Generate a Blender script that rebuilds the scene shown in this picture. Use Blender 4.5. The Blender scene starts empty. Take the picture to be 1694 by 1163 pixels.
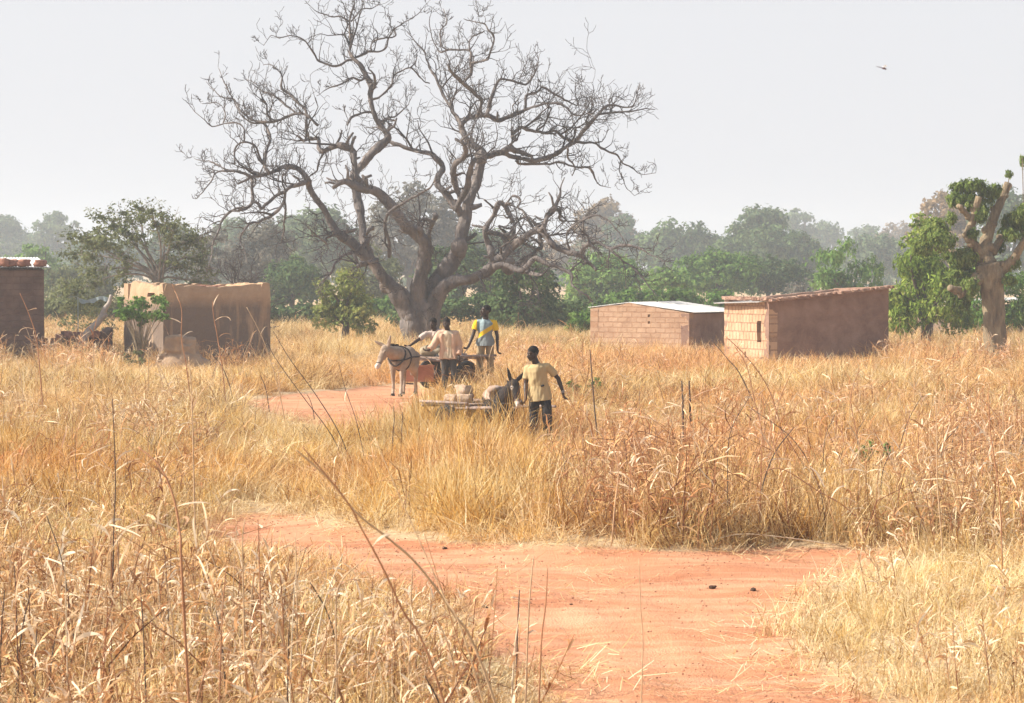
import bpy, bmesh, math, random
import numpy as np
from mathutils import Vector, Matrix, noise

R = math.radians
sc = bpy.context.scene
COL = sc.collection
# ------------------------------------------------------------------ camera
FPX, CX, CY, HOR, CH = 5000.0, 847.0, 581.5, 435.0, 3.25
PITCH = math.atan((CY - HOR) / FPX)
cam_d = bpy.data.cameras.new("camera")
cam = bpy.data.objects.new("camera", cam_d)
COL.objects.link(cam)
cam.location = (0, 0, CH)
cam.rotation_euler = (R(90) - PITCH, 0, 0)
cam_d.sensor_width = 36.0
cam_d.lens = FPX / 1694.0 * 36.0
cam_d.clip_start = 0.5
cam_d.clip_end = 3000
cam_d.dof.use_dof = True
cam_d.dof.focus_distance = 55.0
cam_d.dof.aperture_fstop = 11.0
sc.camera = cam
# ------------------------------------------------------------------ light
HAZE = 0.0008
SUN_EL, SUN_AZ = R(37), R(-93)          # azimuth from +Y towards +X: the sun stands at the left, slightly behind the camera
w = bpy.data.worlds.new("World")
sc.world = w
w.use_nodes = True
wn = w.node_tree
wn.nodes.clear()
sky = wn.nodes.new('ShaderNodeTexSky')
sky.sky_type = 'NISHITA'
sky.sun_disc = False
sky.sun_elevation = SUN_EL
sky.sun_rotation = SUN_AZ
sky.dust_density = 4.0
sky.air_density = 1.0
mixc = wn.nodes.new('ShaderNodeMix')
mixc.data_type = 'RGBA'
# dust veil: thick towards the horizon, thin overhead
wtc = wn.nodes.new('ShaderNodeTexCoord'); wsx = wn.nodes.new('ShaderNodeSeparateXYZ'); wmr = wn.nodes.new('ShaderNodeMapRange')
wn.links.new(wtc.outputs['Generated'], wsx.inputs[0]); wn.links.new(wsx.outputs[2], wmr.inputs[0])
wmr.inputs[1].default_value = .08; wmr.inputs[2].default_value = .38; wmr.inputs[3].default_value = .93; wmr.inputs[4].default_value = .15
wn.links.new(wmr.outputs[0], mixc.inputs[0])
mixc.inputs[7].default_value = (5.35, 5.38, 5.6, 1)
wn.links.new(sky.outputs[0], mixc.inputs[6])
bg = wn.nodes.new('ShaderNodeBackground')
bg.inputs[1].default_value = 0.10
wo = wn.nodes.new('ShaderNodeOutputWorld')
wn.links.new(mixc.outputs[2], bg.inputs[0])
wn.links.new(bg.outputs[0], wo.inputs[0])
sun_d = bpy.data.lights.new("sun", 'SUN')
sun_d.energy = 5.0
sun_d.angle = R(0.8)
sun_d.color = (1.0, 0.93, 0.82)
sun = bpy.data.objects.new("sun", sun_d)
COL.objects.link(sun)
sdir = Vector((math.sin(SUN_AZ) * math.cos(SUN_EL), math.cos(SUN_AZ) * math.cos(SUN_EL), math.sin(SUN_EL)))
sun.rotation_euler = sdir.to_track_quat('Z', 'Y').to_euler()
sun.location = (0, 0, 60)
sc.view_settings.view_transform = 'Standard'
sc.view_settings.look = 'None'
sc.view_settings.gamma = 1.0
sc.view_settings.exposure = 0.68
sc.cycles.max_bounces = 6
sc.cycles.diffuse_bounces = 3
sc.cycles.transmission_bounces = 4
sc.cycles.volume_bounces = 1
sc.cycles.transparent_max_bounces = 8
sc.cycles.caustics_reflective = False
sc.cycles.caustics_refractive = False

# ------------------------------------------------------------------ terrain and pixel -> place
def gz(x, y):
    x = np.asarray(x, float); y = np.asarray(y, float)
    t = np.clip((y - 70) / 20, 0, 1); t = t * t * (3 - 2 * t)
    z = 0.15 * t + 0.42 * np.exp(-((y - 66) / 7) ** 2)
    z = z + 0.035 * np.sin(x * .55 + 1) * np.sin(y * .4) + 0.02 * np.sin(x * 1.7 + y * 1.1)
    return z
def G(px, py):
    """point of the ground seen at a photo pixel"""
    Y = 3.2 * FPX / max(py - HOR, 4)
    for _ in range(12):
        x = (px - CX) / FPX * Y
        Y = (CH - float(gz(x, Y))) * FPX / max(py - HOR, 4) * .6 + Y * .4
    return Vector(((px - CX) / FPX * Y, Y, float(gz((px - CX) / FPX * Y, Y))))
def P(px, py, Y):
    return Vector(((px - CX) / FPX * Y, Y, CH - (py - HOR) / FPX * Y))

# ------------------------------------------------------------------ objects
def tag(o, label=None, cat=None, group=None, kind=None):
    if label: o['label'] = label
    if cat: o['category'] = cat
    if group: o['group'] = group
    if kind: o['kind'] = kind
    return o
def empty(name, loc=(0, 0, 0), rz=0, label=None, cat=None, group=None):
    o = bpy.data.objects.new(name, None)
    o.empty_display_size = .2
    COL.objects.link(o)
    o.location = loc
    o.rotation_euler = (0, 0, rz)
    return tag(o, label, cat, group)
def link(name, me, parent=None, loc=None, rz=None):
    o = bpy.data.objects.new(name, me)
    COL.objects.link(o)
    if parent: o.parent = parent
    if loc is not None: o.location = loc
    if rz is not None: o.rotation_euler = (0, 0, rz)
    return o
def copy_tree(o, parent=None):
    c = o.copy(); COL.objects.link(c)
    if parent: c.parent = parent
    for ch in list(o.children): copy_tree(ch, c)
    return c
def mesh_np(name, V, Fa, mats, tint=None, midx=None, smooth=False):
    """V (n,3); Fa (m,k) with k = 3 or 4"""
    V = np.asarray(V, dtype=np.float32); Fa = np.asarray(Fa, dtype=np.int32)
    me = bpy.data.meshes.new(name)
    m, k = Fa.shape
    me.vertices.add(len(V)); me.vertices.foreach_set('co', V.ravel())
    keep = np.ones((m, k), bool)
    if k == 4: keep[:, 3] = Fa[:, 3] != Fa[:, 2]
    tot = keep.sum(1).astype(np.int32)
    me.loops.add(int(tot.sum())); me.loops.foreach_set('vertex_index', Fa[keep])
    me.polygons.add(m)
    me.polygons.foreach_set('loop_start', (np.cumsum(tot) - tot).astype(np.int32))
    me.polygons.foreach_set('loop_total', tot)
    for mt in (mats if isinstance(mats, (list, tuple)) else [mats]): me.materials.append(mt)
    if midx is not None: me.polygons.foreach_set('material_index', np.asarray(midx, dtype=np.int32))
    me.polygons.foreach_set('use_smooth', np.full(m, smooth, dtype=bool))
    if tint is not None:
        a = me.attributes.new('tint', 'FLOAT', 'FACE')
        a.data.foreach_set('value', np.asarray(tint, dtype=np.float32))
    me.update(calc_edges=True)
    return me

class MB:
    """collects shapes as quads"""
    def __init__(s): s.V = []; s.F = []; s.M = []; s.n = 0
    def add(s, V, Fa, mi=0):
        V = np.asarray(V, float); Fa = np.asarray(Fa, int)
        if Fa.shape[1] == 3: Fa = np.hstack([Fa, Fa[:, 2:3]])
        s.V.append(V); s.F.append(Fa + s.n); s.M.append(np.full(len(Fa), mi)); s.n += len(V)
    def tube(s, pts, rad, k=8, mi=0, jit=0, rng=None, cap=True):
        V, Fa = tube_arr(pts, rad, k, jit, rng, cap); s.add(V, Fa, mi)
    def box(s, c, size, M=None, mi=0):
        x, y, z = [q / 2 for q in size]
        V = np.array([(-x,-y,-z),(x,-y,-z),(x,y,-z),(-x,y,-z),(-x,-y,z),(x,-y,z),(x,y,z),(-x,y,z)])
        if M is not None: V = V @ np.array(M.to_3x3()).T
        V = V + np.array(c)
        s.add(V, [(0,3,2,1),(4,5,6,7),(0,1,5,4),(1,2,6,5),(2,3,7,6),(3,0,4,7)], mi)
    def ell(s, c, r, M=None, nu=16, nv=10, mi=0):
        V = []; Fa = []
        for i in range(nv + 1):
            th = math.pi * i / nv
            for j in range(nu):
                ph = 2 * math.pi * j / nu
                V.append((math.sin(th) * math.cos(ph) * r[0], math.sin(th) * math.sin(ph) * r[1], math.cos(th) * r[2]))
        for i in range(nv):
            for j in range(nu):
                a = i * nu + j; b = i * nu + (j + 1) % nu
                Fa.append((a, a + nu, b + nu, b))
        V = np.array(V)
        if M is not None: V = V @ np.array(M.to_3x3()).T
        s.add(V + np.array(c), Fa, mi)
    def cap(s, p0, r0, p1, r1, k=12):
        """tapered capsule"""
        p0 = Vector(p0); p1 = Vector(p1); d = (p1 - p0)
        L = d.length or 1e-5; d = d / L
        pts = []; rad = []
        for a in (90, 65, 40, 15): pts.append(p0 - d * r0 * math.sin(R(a))); rad.append(max(r0 * math.cos(R(a)), 1e-4))
        for a in (15, 40, 65, 90): pts.append(p1 + d * r1 * math.sin(R(a))); rad.append(max(r1 * math.cos(R(a)), 1e-4))
        s.tube(pts, rad, k)
    def chain(s, pts, rad, k=12):
        for i in range(len(pts) - 1): s.cap(pts[i], rad[i], pts[i + 1], rad[i + 1], k)
    def loft(s, secs, k=20):
        """secs: (centre, right, fwd, rx, ry)"""
        V = []; Fa = []
        for c, a, b, rx, ry in secs:
            for j in range(k):
                t = 2 * math.pi * j / k
                V.append(Vector(c) + Vector(a) * (rx * math.cos(t)) + Vector(b) * (ry * math.sin(t)))
        n = len(secs)
        for i in range(n - 1):
            for j in range(k):
                p = i * k + j; q = i * k + (j + 1) % k
                Fa.append((p, q, q + k, p + k))
        V = [tuple(v) for v in V]
        c0 = len(V); V.append(tuple(secs[0][0])); V.append(tuple(secs[-1][0]))
        for j in range(k):
            Fa.append((c0, (j + 1) % k, j, j)); Fa.append((c0 + 1, (n - 1) * k + j, (n - 1) * k + (j + 1) % k, (n - 1) * k + (j + 1) % k))
        s.add(V, Fa)
    def arrays(s):
        return np.vstack(s.V), np.vstack(s.F), np.concatenate(s.M)
    def mesh(s, name, mats, smooth=False, tint=None):
        V, Fa, M = s.arrays()
        me = mesh_np(name, V, Fa, mats, tint, M, smooth)
        me.validate()
        return me
    def build(s, name, mats, parent=None, smooth=False, tint=None, loc=None, rz=None):
        return link(name, s.mesh(name, mats, smooth, tint), parent, loc, rz)

def tube_arr(pts, rad, k=8, jit=0, rng=None, cap=True):
    P_ = np.array([tuple(p) for p in pts], float); n = len(P_)
    T = np.gradient(P_, axis=0); T /= (np.linalg.norm(T, axis=1, keepdims=True) + 1e-9)
    up = np.array((0.13, 0.09, 1.0)) if abs(T[0][2]) < .9 else np.array((1.0, 0.1, 0))
    a = np.cross(T[0], up); a /= np.linalg.norm(a)
    V = []
    ang = np.arange(k) * 2 * math.pi / k
    for i in range(n):
        a = a - T[i] * np.dot(a, T[i]); a /= (np.linalg.norm(a) + 1e-9)
        b = np.cross(T[i], a)
        r = rad[i] if hasattr(rad, '__len__') else rad
        rr = r * (1 + (rng.uniform(-jit, jit, k) if jit else 0)) * np.ones(k)
        V.append(P_[i] + np.outer(np.cos(ang) * rr, a) + np.outer(np.sin(ang) * rr, b))
    V = np.vstack(V)
    j = np.arange(k); j2 = (j + 1) % k
    Fa = np.vstack([np.stack([i * k + j, i * k + j2, (i + 1) * k + j2, (i + 1) * k + j], 1) for i in range(n - 1)])
    if cap:
        V = np.vstack([V, P_[0:1], P_[-1:]])
        c = n * k
        Fa = np.vstack([Fa, np.stack([np.full(k, c), j2, j, j], 1), np.stack([np.full(k, c + 1), (n - 1) * k + j, (n - 1) * k + j2, (n - 1) * k + j2], 1)])
    return V, Fa
def smooth_line(pts, sub=4):
    """Catmull-Rom through rows of any width"""
    A = np.array([tuple(p) for p in pts], float)
    if len(A) < 3: sub = max(sub, 3)
    B = np.vstack([2 * A[0] - A[1], A, 2 * A[-1] - A[-2]])
    out = []
    for i in range(1, len(B) - 2):
        p0, p1, p2, p3 = B[i - 1], B[i], B[i + 1], B[i + 2]
        for t in np.arange(sub) / sub:
            out.append(.5 * ((2 * p1) + (-p0 + p2) * t + (2 * p0 - 5 * p1 + 4 * p2 - p3) * t * t + (-p0 + 3 * p1 - 3 * p2 + p3) * t ** 3))
    out.append(A[-1])
    return np.array(out)

def remesh(mb, name, vox, mats, smooth=2, disp=None, parent=None, loc=None, rz=None):
    """union of the collected closed shapes as one continuous surface"""
    V, Fa, M = mb.arrays()
    me = mesh_np('tmp', V, Fa, mats); me.validate()
    o = bpy.data.objects.new('tmp', me); COL.objects.link(o)
    md = o.modifiers.new('r', 'REMESH'); md.mode = 'VOXEL'; md.voxel_size = vox; md.use_smooth_shade = True
    if smooth:
        ms = o.modifiers.new('s', 'SMOOTH'); ms.iterations = smooth; ms.factor = .5
    dg = bpy.context.evaluated_depsgraph_get()
    out = bpy.data.meshes.new_from_object(o.evaluated_get(dg))
    bpy.data.objects.remove(o); bpy.data.meshes.remove(me)
    out.name = name
    if name == 'overshirt':                             # drop any closed pocket left inside
        bm = bmesh.new(); bm.from_mesh(out); left = set(bm.verts); big = set()
        while left:
            st = [left.pop()]; comp = set(st)
            while st:
                v = st.pop()
                for e in v.link_edges:
                    q = e.other_vert(v)
                    if q not in comp: comp.add(q); st.append(q)
            left -= comp
            if len(comp) > len(big): big = comp
        bmesh.ops.delete(bm, geom=[v for v in bm.verts if v not in big], context='VERTS'); bm.to_mesh(out); bm.free()
    out.materials.clear()
    for mt in (mats if isinstance(mats, (list, tuple)) else [mats]): out.materials.append(mt)
    if disp:
        n = len(out.vertices)
        co = np.empty(n * 3, np.float32); out.vertices.foreach_get('co', co)
        no = np.empty(n * 3, np.float32); out.vertex_normals.foreach_get('vector', no)
        co = co.reshape(-1, 3); no = no.reshape(-1, 3)
        d = np.array([disp(c) for c in co], np.float32)
        co = co + no * d[:, None]
        out.vertices.foreach_set('co', co.ravel()); out.update()
    out.polygons.foreach_set('use_smooth', np.ones(len(out.polygons), bool))
    return link(name, out, parent, loc, rz)

# ------------------------------------------------------------------ materials
def newmat(name):
    m = bpy.data.materials.new(name); m.use_nodes = True
    t = m.node_tree; t.nodes.clear()
    return m, t, t.nodes.new('ShaderNodeOutputMaterial')
def ramp(t, fac, stops, interp='LINEAR'):
    r = t.nodes.new('ShaderNodeValToRGB'); r.color_ramp.interpolation = interp
    e = r.color_ramp.elements
    while len(e) < len(stops): e.new(.5)
    for i, (p, c) in enumerate(stops): e[i].position = p; e[i].color = (*c, 1)
    t.links.new(fac, r.inputs[0])
    return r.outputs[0]
def noi(t, coord, scale, detail=4, rough=.55, dist=0, stretch=None):
    n = t.nodes.new('ShaderNodeTexNoise'); n.inputs['Scale'].default_value = scale
    n.inputs['Detail'].default_value = detail; n.inputs['Roughness'].default_value = rough; n.inputs['Distortion'].default_value = dist
    if stretch:
        mp = t.nodes.new('ShaderNodeMapping'); mp.inputs['Scale'].default_value = stretch
        t.links.new(coord, mp.inputs[0]); coord = mp.outputs[0]
    t.links.new(coord, n.inputs['Vector'])
    return n.outputs['Fac']
def mix(t, fac, a, b, typ='MIX'):
    m = t.nodes.new('ShaderNodeMix'); m.data_type = 'RGBA'; m.blend_type = typ
    for s, v in ((m.inputs[0], fac), (m.inputs[6], a), (m.inputs[7], b)):
        if hasattr(v, 'links'): t.links.new(v, s)
        elif isinstance(v, tuple): s.default_value = (*v, 1)
        else: s.default_value = v
    return m.outputs[2]
def bump(t, h, strength=.4, dist=.02):
    b = t.nodes.new('ShaderNodeBump'); b.inputs['Strength'].default_value = strength; b.inputs['Distance'].default_value = dist
    t.links.new(h, b.inputs['Height']); return b.outputs[0]
def coord(t, kind='Object'):
    return t.nodes.new('ShaderNodeTexCoord').outputs[kind]
def bsdf(t, out, col, rough=.9, normal=None, metal=0):
    b = t.nodes.new('ShaderNodeBsdfPrincipled')
    if isinstance(col, tuple): b.inputs['Base Color'].default_value = (*col, 1)
    else: t.links.new(col, b.inputs['Base Color'])
    b.inputs['Roughness'].default_value = rough; b.inputs['Metallic'].default_value = metal
    b.inputs['Specular IOR Level'].default_value = .25
    if normal: t.links.new(normal, b.inputs['Normal'])
    t.links.new(b.outputs[0], out.inputs[0])
    return b
def pmat(name, cols, scale=4, rough=.9, bs=.4, bd=.02, stretch=None, metal=0, detail=5):
    m, t, o = newmat(name)
    c = coord(t); n = noi(t, c, scale, detail, .6, .4, stretch)
    k = len(cols)
    col = ramp(t, n, [(.3 + .4 * i / max(k - 1, 1), q) for i, q in enumerate(cols)])
    n2 = noi(t, c, scale * 6, 3, .6, 0, stretch)
    bsdf(t, o, col, rough, bump(t, n2, bs, bd), metal)
    return m
def leafmat(name, cols, trans=.35, attr='tint', inst=False):
    """cols dark..light over the leaf's own tint"""
    m, t, o = newmat(name)
    a = t.nodes.new('ShaderNodeAttribute'); a.attribute_name = attr
    f = a.outputs['Fac']
    if inst:
        oi = t.nodes.new('ShaderNodeAttribute'); oi.attribute_type = 'INSTANCER'; oi.attribute_name = 'shade'
        ad = t.nodes.new('ShaderNodeMath'); ad.operation = 'ADD'
        t.links.new(f, ad.inputs[0]); t.links.new(oi.outputs['Fac'], ad.inputs[1]); f = ad.outputs[0]
    k = len(cols)
    col = ramp(t, f, [(i / max(k - 1, 1), q) for i, q in enumerate(cols)])
    if inst:
        rd = t.nodes.new('ShaderNodeAttribute'); rd.attribute_type = 'INSTANCER'; rd.attribute_name = 'russet'
        col = mix(t, rd.outputs['Fac'], col, mix(t, 1.0, col, (1.0, .66, .52), 'MULTIPLY'))
    d = t.nodes.new('ShaderNodeBsdfDiffuse'); tr = t.nodes.new('ShaderNodeBsdfTranslucent'); mx = t.nodes.new('ShaderNodeMixShader')
    t.links.new(col, d.inputs[0]); t.links.new(col, tr.inputs[0]); mx.inputs[0].default_value = trans
    t.links.new(d.outputs[0], mx.inputs[1]); t.links.new(tr.outputs[0], mx.inputs[2]); t.links.new(mx.outputs[0], o.inputs[0])
    return m

M_bark = pmat('baobab_bark', [(.085, .074, .070), (.165, .142, .132), (.27, .23, .205)], 2.6, .9, 1.0, .09, (1, 1, .35))
M_twig = pmat('grey_twig', [(.05, .042, .040), (.11, .09, .082)], 5)
M_bark2 = pmat('brown_bark', [(.12, .09, .06), (.25, .19, .12), (.38, .31, .20)], 5, .9, 1.0, .05, (1, 1, .3))
M_bark3 = pmat('pale_bark', [(.28, .24, .20), (.48, .42, .36)], 4)
M_darkbark = pmat('dark_bark', [(.06, .05, .045), (.13, .10, .08)], 4)
# ------------------------------------------------------------------ the red earth track as polygons on the ground
def poly(pts): return np.array([tuple(G(x, y))[:2] for x, y in pts])
TRACK = [poly([(860, 1500), (1640, 1500), (1500, 1250), (1430, 1150), (1360, 1085), (1300, 1035), (1330, 990), (1400, 958), (1480, 930), (1470, 912),
               (1300, 900), (1100, 910), (900, 902), (760, 897), (640, 888), (580, 866), (500, 850), (430, 845), (380, 850), (330, 868), (335, 900), (500, 935), (640, 965), (750, 990), (800, 1045), (850, 1110), (890, 1200)]),
         poly([(400, 662), (520, 650), (600, 638), (700, 636), (705, 655), (680, 690), (650, 712), (565, 726), (535, 706), (440, 680)]),
         poly([(925, 736), (1060, 737), (1080, 752), (1000, 758), (935, 754)]),
         poly([(985, 628), (1085, 629), (1075, 642), (1000, 644)])]
def pdist(x, y):
    """signed distance in metres to the track, negative inside"""
    x = np.asarray(x, float).ravel(); y = np.asarray(y, float).ravel()
    best = np.full(x.shape, 1e3)
    for pl in TRACK:
        a = pl; b = np.roll(pl, -1, 0)
        d = np.full(x.shape, 1e9); ins = np.zeros(x.shape, bool)
        for (x0, y0), (x1, y1) in zip(a, b):
            ex, ey = x1 - x0, y1 - y0
            t = np.clip(((x - x0) * ex + (y - y0) * ey) / (ex * ex + ey * ey + 1e-9), 0, 1)
            d = np.minimum(d, np.hypot(x - x0 - t * ex, y - y0 - t * ey))
            c = ((y0 > y) != (y1 > y)) & (x < (x1 - x0) * (y - y0) / ((y1 - y0) + 1e-12) + x0)
            ins ^= c
        best = np.minimum(best, np.where(ins, -d, d))
    return best
def wob(x, y):
    return .5 * np.sin(x * 1.3 + 2 * np.sin(y * .31)) * np.sin(y * .9 + 1.3 * np.sin(x * .5)) + .3 * np.sin(x * 3.1 + y * 1.7) * np.sin(y * 2.3 - x)

# ground: one sheet, fine near the field, reaching far past the trees
def axis(segs):
    out = [segs[0][0]]
    for a, b, st in segs: out += list(np.arange(a + st, b + 1e-6, st))
    return np.array(out)
gxs = axis([(-500, -100, 40), (-100, -26, 3.7), (-26, -8, .25), (-8, 8, .125), (8, 26, .25), (26, 100, 3.7), (100, 500, 40)])
gys = axis([(-60, 12, 4), (12, 18, .25), (18, 46, .125), (46, 72, .25), (72, 112, .8), (112, 400, 12), (400, 900, 100)])
XX, YY = np.meshgrid(gxs, gys)
pd = pdist(XX, YY).reshape(XX.shape)
wb = wob(XX, YY)
tr = np.clip(.5 - (pd + .25 * wb) / .5, 0, 1)
def ldist(pts):
    A = np.array([tuple(G(x, y))[:2] for x, y in pts]); best = np.full(XX.shape, 1e3)
    A = smooth_line(A, 5)
    for (x0, y0), (x1, y1) in zip(A[:-1], A[1:]):
        ex, ey = x1 - x0, y1 - y0; t_ = np.clip(((XX - x0) * ex + (YY - y0) * ey) / (ex * ex + ey * ey), 0, 1)
        best = np.minimum(best, np.hypot(XX - x0 - t_ * ex, YY - y0 - t_ * ey))
    return best
rut = np.zeros(XX.shape)
for pts in ([(1290, 1300), (1230, 1163), (1180, 1070), (1100, 990), (960, 945), (780, 915), (600, 890), (440, 862)], [(1010, 1300), (990, 1163), (960, 1060), (900, 1000), (820, 965), (700, 940), (560, 910), (430, 880)],
            [(1420, 1250), (1370, 1120), (1290, 1030), (1270, 985), (1330, 950), (1450, 930)], [(1150, 1200), (1110, 1100), (1020, 1010), (900, 960)]):
    d_ = ldist(pts); rut += np.exp(-(d_ / .11) ** 2) - .45 * np.exp(-((d_ - .26) / .1) ** 2)
zz = gz(XX, YY) - .045 * tr - .011 * rut * tr
rr_ = np.random.default_rng(3)
zz = zz + rr_.normal(0, .0028, zz.shape) * (YY < 112)
ny, nx = XX.shape
idx = np.arange(ny * nx).reshape(ny, nx)
Fg = np.stack([idx[:-1, :-1], idx[:-1, 1:], idx[1:, 1:], idx[1:, :-1]], -1).reshape(-1, 4)
m, t, o = newmat('red_earth')
c = coord(t)
at = t.nodes.new('ShaderNodeAttribute'); at.attribute_name = 'track'
n1 = noi(t, c, .55, 6, .6, .6); n2 = noi(t, c, 9, 5, .65); n3 = noi(t, c, 2.2, 4, .6, 1.0, (.25, 1, 1)); n4 = noi(t, c, 45, 2, .6)
red = ramp(t, n1, [(.3, (.44, .175, .085)), (.5, (.54, .24, .12)), (.7, (.62, .32, .18))])
red = mix(t, ramp(t, n3, [(.45, (0, 0, 0)), (.62, (.55,) * 3)]), red, (.66, .38, .23))
red = mix(t, ramp(t, n2, [(.60, (0, 0, 0)), (.72, (.5,) * 3)]), red, (.44, .22, .14))
straw = ramp(t, n2, [(.3, (.34, .21, .12)), (.5, (.50, .36, .21)), (.7, (.62, .48, .29))])
mm = t.nodes.new('ShaderNodeMath'); mm.operation = 'MULTIPLY_ADD'; mm.inputs[1].default_value = .9; mm.inputs[2].default_value = -.45
t.links.new(n2, mm.inputs[0])
ad = t.nodes.new('ShaderNodeMath'); ad.operation = 'ADD'; ad.use_clamp = True
t.links.new(at.outputs['Fac'], ad.inputs[0]); t.links.new(mm.outputs[0], ad.inputs[1])
fac = ramp(t, ad.outputs[0], [(.3, (0, 0, 0)), (.7, (1, 1, 1))])
col = mix(t, fac, straw, red)
hb = mix(t, .5, n2, n4)
n6 = noi(t, c, 55, 4, .7)
col = mix(t, ramp(t, n6, [(.62, (0, 0, 0)), (.72, (.45,) * 3)]), col, (.30, .14, .09))
col = mix(t, ramp(t, n6, [(.26, (.4,) * 3), (.36, (0, 0, 0))]), col, (.78, .55, .40))
bsdf(t, o, col, .95, bump(t, hb, .8, .05))
M_ground = m
me = mesh_np('ground', np.stack([XX, YY, zz], -1).reshape(-1, 3), Fg, M_ground, smooth=True)
a = me.attributes.new('track', 'FLOAT', 'POINT'); a.data.foreach_set('value', tr.ravel().astype(np.float32))
tag(link('ground', me), kind='structure')

# ------------------------------------------------------------------ dry grass: prototypes spread over the field by geometry nodes
def blades(rng, n, rad, h0, h1, wid, lean, curl, seg=3, drop=.0):
    th = rng.uniform(0, 2 * math.pi, n); rr = rad * np.sqrt(rng.uniform(0, 1, n)); ba = rng.uniform(0, 2 * math.pi, n)
    base = np.stack([rr * np.cos(ba), rr * np.sin(ba), np.full(n, -.02)], 1)
    L = rng.uniform(h0, h1, n); a0 = np.abs(rng.normal(0, lean, n)); cu = rng.normal(curl, curl * .7, n)
    pts = [base]
    for i in range(seg):
        tt = (i + .5) / seg; ph = a0 + cu * tt ** 1.5
        th = th + rng.normal(0, .35, n) * (i > 0); ph = ph + rng.normal(0, .16, n) * (i > 0)
        d = np.stack([np.sin(ph) * np.cos(th), np.sin(ph) * np.sin(th), np.cos(ph)], 1) * (L / seg)[:, None]
        pts.append(pts[-1] + d)
    wa = th + math.pi / 2 + rng.normal(0, .8, n)
    wd = np.stack([np.cos(wa), np.sin(wa), rng.normal(0, .2, n)], 1) * (wid * rng.uniform(.6, 1.4, n) / 2)[:, None]
    V = []
    for i, p in enumerate(pts):
        k = (1 - (i / seg) ** 2 * .85)
        V += [p - wd * k, p + wd * k]
    V = np.stack(V, 1).reshape(-1, 3)
    o_ = np.arange(n)[:, None] * (2 * (seg + 1))
    Fa = np.stack([np.stack([o_[:, 0] + 2 * i, o_[:, 0] + 2 * i + 1, o_[:, 0] + 2 * i + 3, o_[:, 0] + 2 * i + 2], 1) for i in range(seg)], 1).reshape(-1, 4)
    ti = np.repeat(np.clip(rng.normal(.46, .38, n), 0, 1), seg)
    return V, Fa, ti
def strip(rng, p, th, L, wid, a0, cu, seg=5, twist=1.2):
    """one drooping, twisting dry leaf"""
    pts = [np.array(p, float)]; V = []; tw = rng.uniform(-.5, .5); tws = rng.normal(0, twist)
    for i in range(seg + 1):
        tt = i / seg; ph = a0 + cu * tt ** 1.3
        d = np.array((math.sin(ph) * math.cos(th), math.sin(ph) * math.sin(th), math.cos(ph)))
        s_ = np.array((-math.sin(th), math.cos(th), 0)); n_ = np.cross(d, s_)
        aa = tw + tws * tt; wv = (s_ * math.cos(aa) + n_ * math.sin(aa)) * wid / 2 * (math.sin(math.pi * min(.98, .18 + .8 * tt)) ** .7)
        V += [pts[-1] - wv, pts[-1] + wv]
        pts.append(pts[-1] + d * L / seg)
        th += rng.normal(0, .28)
    Fa = [(2 * i, 2 * i + 1, 2 * i + 3, 2 * i + 2) for i in range(seg)]
    return np.array(V), np.array(Fa)
def stalk(rng, H, nl, lean=.06, rad=.006, lw=.024, ll=(.25, .5), kink=.0, head=False):
    """one dry millet stalk: jointed stem + torn leaves; returns stem MB, leaf MB"""
    st = MB(); lf = MB()
    n = max(4, int(H / .22)); th = rng.uniform(0, 6.28); ph = abs(rng.normal(0, lean)); p = np.zeros(3); pts = [p.copy() - (0, 0, .03)]
    dirs = []
    for i in range(n):
        ph += rng.normal(0, .05) + .02
        if kink and i == int(n * .72): ph += kink
        d = np.array((math.sin(ph) * math.cos(th), math.sin(ph) * math.sin(th), math.cos(ph)))
        p = p + d * H / n; pts.append(p.copy()); th += rng.normal(0, .15)
    rad_ = [rad * (1 - .55 * i / n) for i in range(n + 1)]
    st.tube(pts, rad_, 5)
    for i in range(nl):
        k = rng.uniform(.25, 1) * n; j = min(int(k), n - 1); q = pts[j] + (pts[j + 1] - pts[j]) * (k - j)
        V, Fa = strip(rng, q, rng.uniform(0, 6.28), rng.uniform(*ll), lw * rng.uniform(.6, 1.3), rng.uniform(.25, 1.5), rng.uniform(.1, 1.9))
        lf.add(V, Fa)
    if head:
        d = (pts[-1] - pts[-2]); d /= np.linalg.norm(d)
        st.tube([pts[-1], pts[-1] + d * .05, pts[-1] + d * .15, pts[-1] + d * .2], [rad * .6, rad * 1.9, rad * 1.7, rad * .5], 6)
    return st, lf

M_grass = leafmat('fine_dry_grass', [(.17, .075, .025), (.52, .32, .105), (.74, .54, .225), (.88, .74, .44)], .3, inst=True)
M_gold = leafmat('golden_grass', [(.22, .085, .022), (.58, .32, .07), (.76, .50, .15), (.88, .70, .36)], .3, inst=True)
M_pale = leafmat('pale_straw', [(.27, .14, .06), (.62, .43, .20), (.80, .63, .34), (.90, .79, .54)], .3, inst=True)
M_stem = leafmat('dry_stem', [(.10, .045, .03), (.28, .13, .075), (.48, .27, .14), (.68, .48, .28)], .1, inst=True)
M_dleaf = leafmat('dry_leaf', [(.18, .07, .035), (.52, .27, .12), (.74, .50, .26), (.92, .80, .60)], .3, inst=True)
M_dark = leafmat('dark_dry_stem', [(.07, .045, .04), (.16, .10, .08), (.30, .19, .13)], .1, inst=True)

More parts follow.
